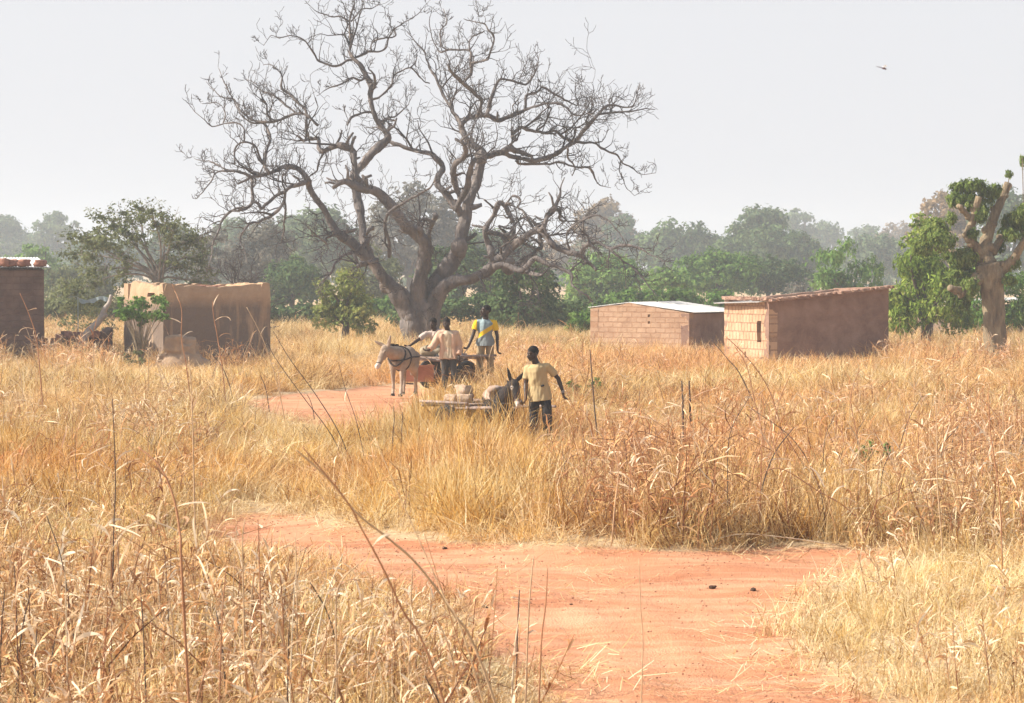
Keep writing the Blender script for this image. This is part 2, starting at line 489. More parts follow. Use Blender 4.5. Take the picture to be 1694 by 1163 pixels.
protos = bpy.data.collections.new('grass_kinds')       # not linked to the scene: only the spread copies exist in it
pk = []
def proto(V, Fa, ti, mats, mi=None):
    o = bpy.data.objects.new('k%02d' % len(pk), mesh_np('grass_kind', V, Fa, mats, ti, mi)); protos.objects.link(o); pk.append(o); return len(pk) - 1
rg = np.random.default_rng(11)
K = {}
def add_blades(key, cnt, mat, **k):
    K[key] = [proto(*blades(rg, **k), [mat]) for _ in range(cnt)]
add_blades('fine', 5, M_grass, n=62, rad=.20, h0=.22, h1=.95, wid=.0095, lean=.42, curl=.75, seg=3)
add_blades('gold', 5, M_gold, n=70, rad=.17, h0=.25, h1=1.0, wid=.009, lean=.38, curl=.9, seg=3)
add_blades('pale', 5, M_pale, n=50, rad=.22, h0=.2, h1=.85, wid=.0105, lean=.50, curl=1.0, seg=3)
add_blades('short', 4, M_pale, n=60, rad=.24, h0=.08, h1=.32, wid=.006, lean=.7, curl=.9, seg=2)
add_blades('litter', 4, M_pale, n=44, rad=.35, h0=.05, h1=.24, wid=.009, lean=.12, curl=.05, seg=1)
for o_ in K['litter']:                                  # litter lies flat
    me = pk[o_].data; co = np.empty(len(me.vertices) * 3, np.float32); me.vertices.foreach_get('co', co); co = co.reshape(-1, 3)
    nb = len(co) // 4; rgz = rg.uniform(0, 6.28, nb)
    out = co.reshape(nb, 4, 3).copy(); 
    L = out[:, 2, 2] - out[:, 0, 2]; c0 = out[:, 0] * .5 + out[:, 1] * .5; hw = .0032
    for b in range(nb):
        d = np.array((math.cos(rgz[b]), math.sin(rgz[b]), 0)); s_ = np.array((-d[1], d[0], 0)); z0 = rg.uniform(.012, .05); z1 = rg.uniform(.012, .06)
        e0 = c0[b] * (1, 1, 0) + (0, 0, z0); e1 = e0 * (1, 1, 0) + d * L[b] + (0, 0, z1)
        out[b] = [e0 - s_ * hw, e0 + s_ * hw, e1 - s_ * hw * .6, e1 + s_ * hw * .6]
    me.vertices.foreach_set('co', out.ravel()); me.update()
def add_stalks(key, cnt, per, mst, mlf, H, nl, spread, **k):
    L = []
    for _ in range(cnt):
        VV = []; FF = []; TT = []; MM = []; nn = 0
        for _s in range(per):
            st, lf = stalk(rg, rg.uniform(*H), int(rg.integers(*nl)), kink=rg.choice([0, 0, .9, 1.6]), **k)
            off = np.array((rg.uniform(-spread, spread), rg.uniform(-spread, spread), 0)); tb = rg.uniform(.15, .95)
            for mb, mi in ((st, 0), (lf, 1)):
                if not mb.V: continue
                V, Fa, _m = mb.arrays(); VV.append(V + off); FF.append(Fa + nn); nn += len(V)
                TT.append(np.full(len(Fa), tb) if mi == 0 else np.repeat(rg.uniform(.15, 1, len(Fa) // 5 + 1), 5)[:len(Fa)]); MM.append(np.full(len(Fa), mi))
        L.append(proto(np.vstack(VV), np.vstack(FF), np.concatenate(TT), [mst, mlf], np.concatenate(MM)))
    K[key] = L
add_stalks('millet', 7, 4, M_stem, M_dleaf, (.6, 1.35), (2, 7), .30, lean=.16, lw=.016, ll=(.12, .36))
add_stalks('leafy', 6, 4, M_stem, M_dleaf, (.45, .95), (6, 13), .28, lean=.16, lw=.018, ll=(.08, .24))
add_stalks('thin', 6, 5, M_stem, M_dleaf, (.5, 1.3), (0, 3), .3, lean=.2, rad=.0045, lw=.014)
add_stalks('dark', 3, 4, M_dark, M_dleaf, (.4, 1.0), (0, 2), .25, lean=.35, rad=.005, lw=.016)

def gn_instances():
    ng = bpy.data.node_groups.new('spread', 'GeometryNodeTree')
    ng.interface.new_socket('Geometry', in_out='INPUT', socket_type='NodeSocketGeometry')
    ng.interface.new_socket('Geometry', in_out='OUTPUT', socket_type='NodeSocketGeometry')
    N = ng.nodes; L = ng.links
    gi = N.new('NodeGroupInput'); go = N.new('NodeGroupOutput'); iop = N.new('GeometryNodeInstanceOnPoints'); ci = N.new('GeometryNodeCollectionInfo')
    ci.inputs['Collection'].default_value = protos; ci.inputs['Separate Children'].default_value = True; ci.inputs['Reset Children'].default_value = True
    def attr(nm, ty):
        a = N.new('GeometryNodeInputNamedAttribute'); a.data_type = ty; a.inputs['Name'].default_value = nm
        return a.outputs['Attribute']
    L.new(gi.outputs[0], iop.inputs['Points']); L.new(ci.outputs[0], iop.inputs['Instance'])
    iop.inputs['Pick Instance'].default_value = True
    L.new(attr('kind_index', 'INT'), iop.inputs['Instance Index'])
    L.new(attr('turn', 'FLOAT_VECTOR'), iop.inputs['Rotation']); L.new(attr('size', 'FLOAT_VECTOR'), iop.inputs['Scale'])
    L.new(iop.outputs[0], go.inputs[0])
    return ng
NG = gn_instances()
def spread(name, rows, label, cat):
    """rows: x, y, kind, scale xy, scale z, lean x, lean y"""
    A = np.array(rows, float)
    n = len(A); me = bpy.data.meshes.new(name); me.vertices.add(n)
    co = np.stack([A[:, 0], A[:, 1], gz(A[:, 0], A[:, 1]) - .03], 1).astype(np.float32); me.vertices.foreach_set('co', co.ravel())
    a = me.attributes.new('kind_index', 'INT', 'POINT'); a.data.foreach_set('value', A[:, 2].astype(np.int32))
    a = me.attributes.new('turn', 'FLOAT_VECTOR', 'POINT')
    a.data.foreach_set('vector', np.stack([A[:, 5], A[:, 6], rg.uniform(0, 6.28, n)], 1).astype(np.float32).ravel())
    a = me.attributes.new('size', 'FLOAT_VECTOR', 'POINT'); a.data.foreach_set('vector', np.stack([A[:, 3], A[:, 3], A[:, 4]], 1).astype(np.float32).ravel())
    a = me.attributes.new('shade', 'FLOAT', 'POINT'); a.data.foreach_set('value', A[:, 7].astype(np.float32))
    a = me.attributes.new('russet', 'FLOAT', 'POINT'); a.data.foreach_set('value', A[:, 8].astype(np.float32))
    me.update()
    o = link(name, me); md = o.modifiers.new('spread', 'NODES'); md.node_group = NG
    return tag(o, label, cat, kind='stuff')

# -- where each kind grows
def field(dens, y0, y1, pxa=-260, pxb=1960):
    """random ground points between two distances inside a fan a little wider than the view"""
    area = (pxb - pxa) / FPX * (y1 * y1 - y0 * y0) / 2; n = int(area * dens)
    # the fan is widened by about three metres on both sides so that the field goes on beside the view
    ym = (y0 + y1) / 2; n = int(dens * (y1 - y0) * (.222 * 2 * ym + 6.4)); y = rg.uniform(y0, y1, int(n * 2.2)); hw = .222 * y + 3.2
    y = y[rg.random(len(y)) < hw / (.222 * y1 + 3.2)][:n]; x = rg.uniform(-1, 1, len(y)) * (.222 * y + 3.2); px = CX + x / y * FPX
    py = HOR + (CH - gz(x, y)) * FPX / y
    d = pdist(x, y) + .25 * wob(x, y)
    return x, y, px, py, d
def clump(x, y, s, seed):
    return np.array([noise.noise(Vector((a * s, b * s, seed))) for a, b in zip(x, y)]) * .5 + .5
def gau(px, py, cx, cy, rx, ry): return np.exp(-((px - cx) / rx) ** 2 - ((py - cy) / ry) ** 2)
BLOCK = []                                               # (x, y, radius) kept clear of stems: people, carts, huts
def clear(x, y):
    ok = np.ones(len(x), bool)
    for bx, by, br in BLOCK: ok &= (np.hypot(x - bx, y - by) > br)
    return ok
def limit(px, py, y):
    """tallest growth (m) that leaves the things behind it as visible as in the photo"""
    lim = np.full(len(px), 9.)
    for (xa, xb, yv, yd) in SIGHT:                       # photo columns xa..xb are open down to row yv for things at distance yd
        rz = CH - (yv - HOR) / FPX * y - gz((px - CX) / FPX * y, y)
        lim = np.where((px > xa) & (px < xb) & (y < yd - .3), np.minimum(lim, rz), lim)
    return lim
SIGHT = [(625, 675, 655, 64.5), (560, 690, 722, 53.), (540, 600, 735, 52.), (680, 775, 622, 63.4), (770, 830, 628, 66), (695, 822, 677, 53.4), (820, 930, 706, 51),
         (420, 540, 690, 58), (330, 380, 885, 36), (380, 560, 865, 37), (560, 760, 935, 33), (790, 900, 1075, 26), (960, 1340, 1165, 23),
         (182, 440, 603, 90), (0, 75, 590, 90), (975, 1200, 566, 98), (1200, 1275, 590, 90), (1275, 1475, 586, 90), (1615, 1685, 610, 88), (440, 640, 585, 100)]
# ------------------------------------------------------------------ mud houses
def wallmat(name, c1, c2, c3, brick=None, stain_shade=None, bs=.9):
    m, t, o = newmat(name); c = coord(t)
    n1 = noi(t, c, 1.6, 6, .65, .3); n2 = noi(t, c, 14, 5, .7)
    col = ramp(t, n1, [(.3, c1), (.5, c2), (.7, c3)])
    h = mix(t, .35, n2, n1)
    if brick:
        bw, bh, mort = brick
        uv = t.nodes.new('ShaderNodeTexCoord').outputs['UV']
        mp = t.nodes.new('ShaderNodeMapping'); t.links.new(uv, mp.inputs[0])
        wv = noi(t, uv, 3, 2); ds = mix(t, .035, mp.outputs[0], wv, 'ADD')
        b = t.nodes.new('ShaderNodeTexBrick'); t.links.new(ds, b.inputs[0])
        b.inputs['Scale'].default_value = 1; b.inputs['Brick Width'].default_value = bw; b.inputs['Row Height'].default_value = bh
        b.inputs['Mortar Size'].default_value = .02; b.inputs['Mortar Smooth'].default_value = .25; b.inputs['Bias'].default_value = 0
        b.inputs['Color1'].default_value = (1, 1, 1, 1); b.inputs['Color2'].default_value = (.78, .74, .70, 1); b.inputs['Mortar'].default_value = (*mort, 1)
        nz = ramp(t, n2, [(.35, (0, 0, 0)), (.6, (1,) * 3)])
        col = mix(t, 1.0, col, mix(t, mix(t, .6, (0, 0, 0), nz), b.outputs[0], (.9, .88, .86)), 'MULTIPLY')
        h = mix(t, .4, h, ramp(t, b.outputs[1], [(0, (1,) * 3), (1, (0,) * 3)]))
    if stain_shade:
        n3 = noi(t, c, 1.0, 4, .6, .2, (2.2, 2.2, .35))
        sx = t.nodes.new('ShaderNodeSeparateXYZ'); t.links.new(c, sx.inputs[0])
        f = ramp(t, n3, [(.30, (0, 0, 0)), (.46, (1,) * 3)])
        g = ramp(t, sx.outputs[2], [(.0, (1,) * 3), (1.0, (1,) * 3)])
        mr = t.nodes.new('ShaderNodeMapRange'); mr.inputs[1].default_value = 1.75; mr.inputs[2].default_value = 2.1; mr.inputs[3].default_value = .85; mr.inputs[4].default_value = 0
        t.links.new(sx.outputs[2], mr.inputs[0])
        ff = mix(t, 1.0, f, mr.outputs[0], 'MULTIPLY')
        col = mix(t, ff, col, stain_shade)  # streak stains, spread wider and darker to paint in the front wall's shade
    bsdf(t, o, col, .95, bump(t, h, bs, .05))
    return m
M_wall_tan = wallmat('tan_mud', (.36, .23, .135), (.43, .285, .175), (.50, .345, .22), stain_shade=(.15, .115, .095))  # dark tone serves both the streaks and the painted shade
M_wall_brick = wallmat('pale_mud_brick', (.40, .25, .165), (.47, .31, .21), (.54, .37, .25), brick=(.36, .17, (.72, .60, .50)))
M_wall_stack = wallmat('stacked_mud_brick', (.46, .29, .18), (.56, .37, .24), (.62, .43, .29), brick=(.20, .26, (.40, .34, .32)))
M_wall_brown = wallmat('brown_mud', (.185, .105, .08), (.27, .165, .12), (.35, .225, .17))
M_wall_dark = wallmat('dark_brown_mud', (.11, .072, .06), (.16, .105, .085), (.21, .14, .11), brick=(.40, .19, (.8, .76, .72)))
M_inside = pmat('dark_inside', [(.05, .035, .03), (.08, .055, .045)], 3)
M_tin = pmat('corrugated_tin', [(.50, .49, .47), (.70, .69, .66)], 3, .6, .2, .01, metal=.0)
M_lump = pmat('red_brick_lump', [(.22, .11, .08), (.36, .17, .12), (.42, .23, .16)], 6, .95, 1, .03)
M_lump2 = pmat('mud_brick_lump', [(.36, .24, .17), (.50, .36, .26), (.60, .46, .35)], 6, .95, 1, .03)

def wall_slab(name, p0, p1, h0, h1, th, mat, parent, ragged=.03, hump=None, openings=(), base=-.3, lean=0, seed=0, soft=.02, round_=0):
    """mud wall from p0 to p1 (local x, y), heights h0..h1, built as a fine grid front and back with openings cut through"""
    p0 = Vector((*p0, 0)); p1 = Vector((*p1, 0)); d = (p1 - p0); L = d.length; d /= L; nrm = Vector((d.y, -d.x, 0))
    us = np.unique(np.round(np.concatenate([np.linspace(0, L, max(3, int(L / .12) + 1))] + [[o_[0], o_[1]] for o_ in openings]), 4))
    nv = 18; H = max(h0, h1)
    vs = list(np.linspace(0, 1, nv))
    for o_ in openings: vs += [o_[2] / H, o_[3] / H]
    vs = np.unique(np.round(vs, 4))
    V = []; nu = len(us); nvv = len(vs); uvs = []
    def top(u):
        t_ = u / L; h = h0 + (h1 - h0) * t_
        if hump: h += hump(t_)
        return h + ragged * (noise.noise(Vector((u * 2.3, seed, 0))) * 1.6 + noise.noise(Vector((u * 7, seed, 4))) * .8)
    for side in (0, 1):
        for j, v in enumerate(vs):
            for i, u in enumerate(us):
                tp = top(u)
                z = v * H if v < .92 else (.92 * H + (v - .92) / .08 * (tp - .92 * H))
                if tp < H * .92: z = v * tp
                b = soft * (noise.noise(Vector((u * 1.6, z * 1.6, seed + side * 7))) + .5 * noise.noise(Vector((u * 6, z * 6, seed + side * 7))))
                off = (th if side else 0) * -1 + (b if not side else -b)
                if round_ and v > .8:
                    k = ((v - .8) / .2) ** 2 * round_; off += (-k if not side else k)
                q = p0 + d * u + nrm * off
                if round_:
                    for ue, sg in ((u, 1), (L - u, -1)):
                        if ue < round_ and v > .7: q += d * sg * (round_ - ue) * .0
                V.append((q.x, q.y, base + (z - base if v > 0 else 0) if v > 0 else base)); uvs.append((u, z))
    N = nu * nvv; Fa = []
    def isopen(i, j):
        uc = (us[i] + us[i + 1]) / 2; vc = (vs[j] + vs[j + 1]) / 2 * H
        return any(o_[0] < uc < o_[1] and o_[2] < vc < o_[3] for o_ in openings)
    for j in range(nvv - 1):
        for i in range(nu - 1):
            if isopen(i, j): continue
            a = j * nu + i
            Fa.append((a, a + 1, a + nu + 1, a + nu)); Fa.append((N + a + 1, N + a, N + a + nu, N + a + nu + 1))
            for (ii, jj, e0, e1) in ((i - 1, j, a + nu, a), (i + 1, j, a + 1, a + nu + 1), (i, j - 1, a, a + 1), (i, j + 1, a + nu + 1, a + nu)):
                if 0 <= ii < nu - 1 and 0 <= jj < nvv - 1:
                    if isopen(ii, jj): Fa.append((e1, e0, N + e0, N + e1))
                elif jj != -1: Fa.append((e1, e0, N + e0, N + e1))
    me = mesh_np(name, V, Fa, mat, smooth=False)
    uvl = me.uv_layers.new(name='UVMap')
    vi = np.empty(len(me.loops), np.int32); me.loops.foreach_get('vertex_index', vi)
    uvl.data.foreach_set('uv', np.array(uvs, np.float32)[vi].ravel())
    return link(name, me, parent)
def corrugated(name, w, l, parent, loc, rotm, pitch=.09, amp=.014, mat=None):
    """ridged sheet w wide (ridges cross x), l long, with thickness"""
    n = int(w / pitch * 6); V = []; 
    for i in range(n + 1):
        x = w * i / n; z = amp * math.sin(2 * math.pi * x / pitch)
        for y in (0, l):
            V += [(x, y, z), (x, y, z - .006)]
    Fa = []
    for i in range(n):
        a = 4 * i; b = a + 4
        Fa += [(a, b, b + 2, a + 2), (a + 1, a + 3, b + 3, b + 1), (a, a + 1, b + 1, b), (a + 2, b + 2, b + 3, a + 3)]
    V = np.array(V) @ np.array(rotm).T + np.array(loc)
    return link(name, mesh_np(name, V, Fa, mat or M_tin), parent)
def lump(mb, c, r, rng, k=.88, mi=0):
    """a broken block: squashed noisy box-ball"""
    u, v = 16, 11; V = []; Fa = []
    sd = rng.uniform(0, 99)
    for i in range(v + 1):
        th = math.pi * i / v
        for j in range(u):
            ph = 2 * math.pi * j / u
            q = np.array((math.sin(th) * math.cos(ph), math.sin(th) * math.sin(ph), math.cos(th)))
            q = q / np.abs(q).max() * k + q * (1 - k)
            q = q * (1 + .32 * noise.noise(Vector(q * 1.3) + Vector((sd, 0, 0))))
            V.append(q * r)
    for i in range(v):
        for j in range(u):
            a = i * u + j; b = i * u + (j + 1) % u
            Fa.append((a, a + u, b + u, b))
    V = np.array(V) @ np.array(Matrix.Rotation(rng.uniform(0, 6.28), 3, 'Z')).T
    mb.add(V + np.array(c), Fa, mi)

rs = np.random.default_rng(5)
# A: tan hut with rounded soft walls at the left
ga = G(270, 607); A0 = empty('mud_hut', ga, R(28), 'flat topped tan mud hut with dark rain stains and painted shade down its wide wall', 'hut')
wl, wd = 3.5, 3.3
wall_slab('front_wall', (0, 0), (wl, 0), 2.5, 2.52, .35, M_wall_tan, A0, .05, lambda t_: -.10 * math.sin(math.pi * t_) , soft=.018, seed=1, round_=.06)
def hole(u0, u1, v0, v1): return (u0, u1, v0, v1)
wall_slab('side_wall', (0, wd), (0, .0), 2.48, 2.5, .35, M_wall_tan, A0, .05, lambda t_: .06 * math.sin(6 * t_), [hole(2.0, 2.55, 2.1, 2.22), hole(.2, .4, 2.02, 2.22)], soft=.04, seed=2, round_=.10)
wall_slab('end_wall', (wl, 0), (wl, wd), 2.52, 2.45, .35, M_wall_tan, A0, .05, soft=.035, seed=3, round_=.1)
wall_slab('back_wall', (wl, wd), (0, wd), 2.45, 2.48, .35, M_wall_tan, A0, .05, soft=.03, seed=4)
b = MB(); b.box((wl / 2, wd / 2, 2.18), (wl - .6, wd - .6, .14)); b.build('roof', pmat('earth_roof', [(.25, .17, .11), (.36, .25, .17)], 3), A0)
for i in range(6):
    b = MB(); lump(b, (rs.uniform(.6, 2.2), rs.uniform(.3, 1.6), 2.32), np.array((.14, .12, .10)) * rs.uniform(.7, 1.3), rs); b.build('roof_clod', M_lump, A0)
BLOCK.append((ga.x + .8, ga.y + 2.4, 2.3))

# B: dark house cut by the left edge of the view
gb = G(73, 603); B0 = empty('mud_house', (gb.x, gb.y, gb.z), R(14), 'dark brown mud brick house with tin roof weighted by red stones at far left', 'house')
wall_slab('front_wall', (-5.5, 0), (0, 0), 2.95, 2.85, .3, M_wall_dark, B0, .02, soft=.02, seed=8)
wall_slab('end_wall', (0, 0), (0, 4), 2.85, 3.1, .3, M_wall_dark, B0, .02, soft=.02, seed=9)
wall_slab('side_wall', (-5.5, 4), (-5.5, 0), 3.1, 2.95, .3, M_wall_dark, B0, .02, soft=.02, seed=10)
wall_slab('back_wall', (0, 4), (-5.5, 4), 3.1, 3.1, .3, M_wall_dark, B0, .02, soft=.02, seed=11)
corrugated('roof', 5.9, 4.5, B0, (-5.7, -.22, 2.93), Matrix.Rotation(R(4), 3, 'X'))
for i, (x, y, r) in enumerate([(-.12, -.05, .15), (-.62, -.02, .17), (-.95, .05, .17), (-1.3, -.04, .20), (-1.72, 0, .19), (-2.1, .1, .2), (-2.5, 0, .18)]):
    q = B0.matrix_basis @ Vector((x, y, 0)); b = MB()
    lump(b, (0, 0, 0), np.array((r * 1.15, r * .9, r * 1.0)) * rs.uniform(.75, 1.15, 3) * (1.35, 1, .72), rs)
    c_, s_ = math.cos(R(14)), math.sin(R(14))
    lb = ['upright red clay block at the end of the tin roof at far left', 'round red brown stone next to the upright block on the tin roof', 'small brown stone third from the end of the tin roof',
          'large dark stone lying on the tin roof near its edge', 'pale topped stone left of the large dark roof stone', 'rounded red stone near the left picture edge on the roof', 'last red stone at the left picture edge on the roof'][i]
    tag(b.build('roof_stone', M_lump, None, True, loc=(gb.x + x * c_ - y * s_, gb.y + x * s_ + y * c_, gb.z + 2.95 + r * .62 + .012)), lb, 'stone', 'stones holding down the tin roof')

# C: pale brick house with tin roof in the middle distance
gc = G(1140, 594); C0 = empty('brick_house', gc, R(58), 'pale pink mud brick house with low gable and bright tin roof', 'house')
cl, cd = 3.4, 3.75
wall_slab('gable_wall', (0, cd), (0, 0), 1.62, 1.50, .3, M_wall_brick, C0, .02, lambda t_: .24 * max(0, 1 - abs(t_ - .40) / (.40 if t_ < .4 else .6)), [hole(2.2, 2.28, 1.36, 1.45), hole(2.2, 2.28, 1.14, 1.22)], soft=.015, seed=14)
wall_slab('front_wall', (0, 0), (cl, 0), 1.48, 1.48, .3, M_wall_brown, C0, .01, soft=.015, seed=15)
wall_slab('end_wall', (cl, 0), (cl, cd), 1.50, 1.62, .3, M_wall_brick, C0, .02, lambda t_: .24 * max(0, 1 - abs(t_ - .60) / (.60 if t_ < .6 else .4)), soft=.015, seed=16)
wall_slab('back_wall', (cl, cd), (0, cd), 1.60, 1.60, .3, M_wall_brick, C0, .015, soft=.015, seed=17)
def sheet(par, a, b_, c_, mat, name='roof'):
    """corrugated sheet with corner a, running to b_ (across ridges) and c_ (along ridges)"""
    a = Vector(a); ex = Vector(b_) - a; ey = Vector(c_) - a; w_ = ex.length; l_ = ey.length; ex.normalize(); ey.normalize(); ez = ex.cross(ey)
    return corrugated(name, w_, l_, par, a, Matrix((ex, ey, ez)).transposed(), mat=mat)
sheet(C0, (.02, -.18, 1.53), (cl + .1, -.18, 1.53), (.02, cd * .60, 1.83), M_tin, 'front_roof')
sheet(C0, (.02, cd * .60, 1.84), (cl + .1, cd * .60, 1.84), (.02, cd + .1, 1.66), M_tin, 'back_roof')
BLOCK.append((gc.x - .2, gc.y + 2, 2.4))

# D: large brown hut with stacked brick side
gd = G(1272, 607); D0 = empty('mud_brick_hut', gd, R(24), 'large brown mud hut with stacked brick side and narrow window slot', 'hut')
dl, dd = 4.12, 2.8
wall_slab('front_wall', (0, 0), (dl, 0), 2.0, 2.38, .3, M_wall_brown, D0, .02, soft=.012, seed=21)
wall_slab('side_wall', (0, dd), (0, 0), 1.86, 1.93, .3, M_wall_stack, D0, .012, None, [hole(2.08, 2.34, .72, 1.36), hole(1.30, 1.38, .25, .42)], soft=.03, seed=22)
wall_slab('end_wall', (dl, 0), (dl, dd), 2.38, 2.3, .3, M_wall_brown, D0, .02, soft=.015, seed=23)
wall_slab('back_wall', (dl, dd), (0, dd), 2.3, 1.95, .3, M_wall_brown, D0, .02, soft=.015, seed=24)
sheet(D0, (-.26, dd + .25, 1.86), (-.26, .14, 1.93), (dl - .32, dd + .25, 2.12), M_tin)
b = MB()
for i in range(26):
    t_ = i / 25; lump(b, (.05 + t_ * (dl - .12), -.14 + rs.uniform(-.02, .02), 1.985 + .38 * t_), np.array((.10, .13, .045)) * rs.uniform(.7, 1.3), rs)
for i in range(22):
    t_ = i / 21; lump(b, (-.0 + rs.uniform(-.03, .03), t_ * (dd - .1), 2.02 + rs.uniform(-.015, .015)), np.array((.11, .10, .05)) * rs.uniform(.8, 1.2), rs)
b.build('parapet_crumbs', pmat('crumbled_parapet', [(.24, .14, .10), (.36, .22, .16), (.46, .31, .23)], 5, .95, 1, .03), D0)
BLOCK.append((gd.x + 1, gd.y + 2.2, 2.6))

# E: far hut behind the lopped tree, only its low parts in view
ge = G(1598, 566); E0 = empty('far_hut', ge, R(35), 'far pale hut glimpsed behind the trunk of the lopped tree', 'hut')
wall_slab('front_wall', (0, 0), (4.2, 0), 1.35, 1.5, .3, M_wall_brown, E0, .03, seed=31)
wall_slab('side_wall', (0, 3), (0, 0), 1.3, 1.35, .3, M_wall_tan, E0, .03, seed=32)
wall_slab('end_wall', (4.2, 0), (4.2, 3), 1.5, 1.3, .3, M_wall_brown, E0, .03, seed=33)
wall_slab('back_wall', (4.2, 3), (0, 3), 1.3, 1.3, .3, M_wall_brown, E0, .03, seed=34)
sheet(E0, (-.3, 3.2, 1.42), (-.3, -.3, 1.5), (4.4, 3.2, 1.66), M_tin)

# low ruined wall between the dark house and the tan hut
gr = G(78, 602); g2 = G(186, 601); dv = g2 - gr
W0_ = empty('ruined_wall', gr, math.atan2(dv.y, dv.x), 'low crumbling dark mud wall between the dark house and the tan hut', 'wall')
Lr = dv.length
wall_slab('mud_wall', (0, 0), (Lr, 0), .78, .92, .35, M_wall_dark, W0_, .16, soft=.05, seed=41)
b = MB()
for i in range(16): lump(b, (rs.uniform(0, Lr), rs.uniform(-.5, .1), rs.uniform(.02, .25)), np.array((.16, .14, .12)) * rs.uniform(.6, 1.5), rs)
for i in range(7): lump(b, (rs.uniform(0, Lr), -.17, .84 + rs.uniform(-.03, .05)), np.array((.14, .12, .09)) * rs.uniform(.7, 1.2), rs)
b.build('fallen_brick', M_lump, W0_, True)
# rubble mound against the hut
gm = G(300, 612); b = MB()
for i in range(26):
    a_ = rs.uniform(0, 6.28); r_ = rs.uniform(0, .75); lump(b, (r_ * math.cos(a_), r_ * .6 * math.sin(a_), rs.uniform(.0, 1.0) * (1 - r_ * .8)), np.array((.24, .22, .18)) * rs.uniform(.6, 1.3), rs)
b.ell((0, 0, .1), (.8, .5, .45))
tag(remesh(b, 'rubble_mound', .035, wallmat('earth_rubble', (.27, .18, .12), (.38, .26, .17), (.47, .34, .23)), 1, None, None, (gm.x, gm.y, gm.z)), 'heap of earth and rubble against the corner of the tan hut', 'rubble')
# leaning forked log and a strip of faded cloth on a line
l0 = G(138, 604); b = MB()
p = [P(140, 556, l0.y - .15), P(152, 543, l0.y), P(165, 530, l0.y + .2), P(173, 512, l0.y + .4), P(180, 502, l0.y + .5), P(184, 488, l0.y + .6)]
b.tube(smooth_line(p, 4), np.linspace(.13, .05, 21), 10, jit=.1, rng=rs)
p2 = [P(165, 530, l0.y + .2), P(172, 524, l0.y + .1), P(176, 521, l0.y)]
b.tube(smooth_line(p2, 4), np.linspace(.08, .05, 9), 8)
p3 = [P(140, 556, l0.y - .15), P(134, 575, l0.y - .3), P(130, 600, l0.y - .4)]
b.tube(smooth_line(p3, 4), np.linspace(.13, .15, 9), 8)
tag(b.build('log', M_bark3, None, True), 'pale bare log leaning between the ruined wall and the tan hut', 'log')
V = []; Fa = []
for i in range(13):
    q = P(131 + i * 4.0, 494 + 3 * math.sin(i * .5) , l0.y + 1.0)
    V += [(q.x, q.y, q.z + .02), (q.x, q.y + .02 * math.sin(i * 2.1), q.z - .10 - .03 * math.sin(i * 1.3))]
for i in range(12): Fa.append((2 * i, 2 * i + 1, 2 * i + 3, 2 * i + 2))
b = MB(); b.add(V, Fa)
for q in (P(129, 494, l0.y + 1.0),):
    b.tube([Vector((q.x, q.y, .1)), Vector((q.x, q.y, 1.2)), q + Vector((0, 0, .05))], [.02, .018, .012], 6)
tag(b.build('cloth_strip', pmat('faded_blue_cloth', [(.34, .44, .46), (.46, .55, .56)], 6)), 'faded blue cloth strip strung beside the tan hut', 'cloth')
# ------------------------------------------------------------------ the great bare tree
rt = np.random.default_rng(21)
BY = 105.5                                # distance of the trunk
BS = FPX / BY
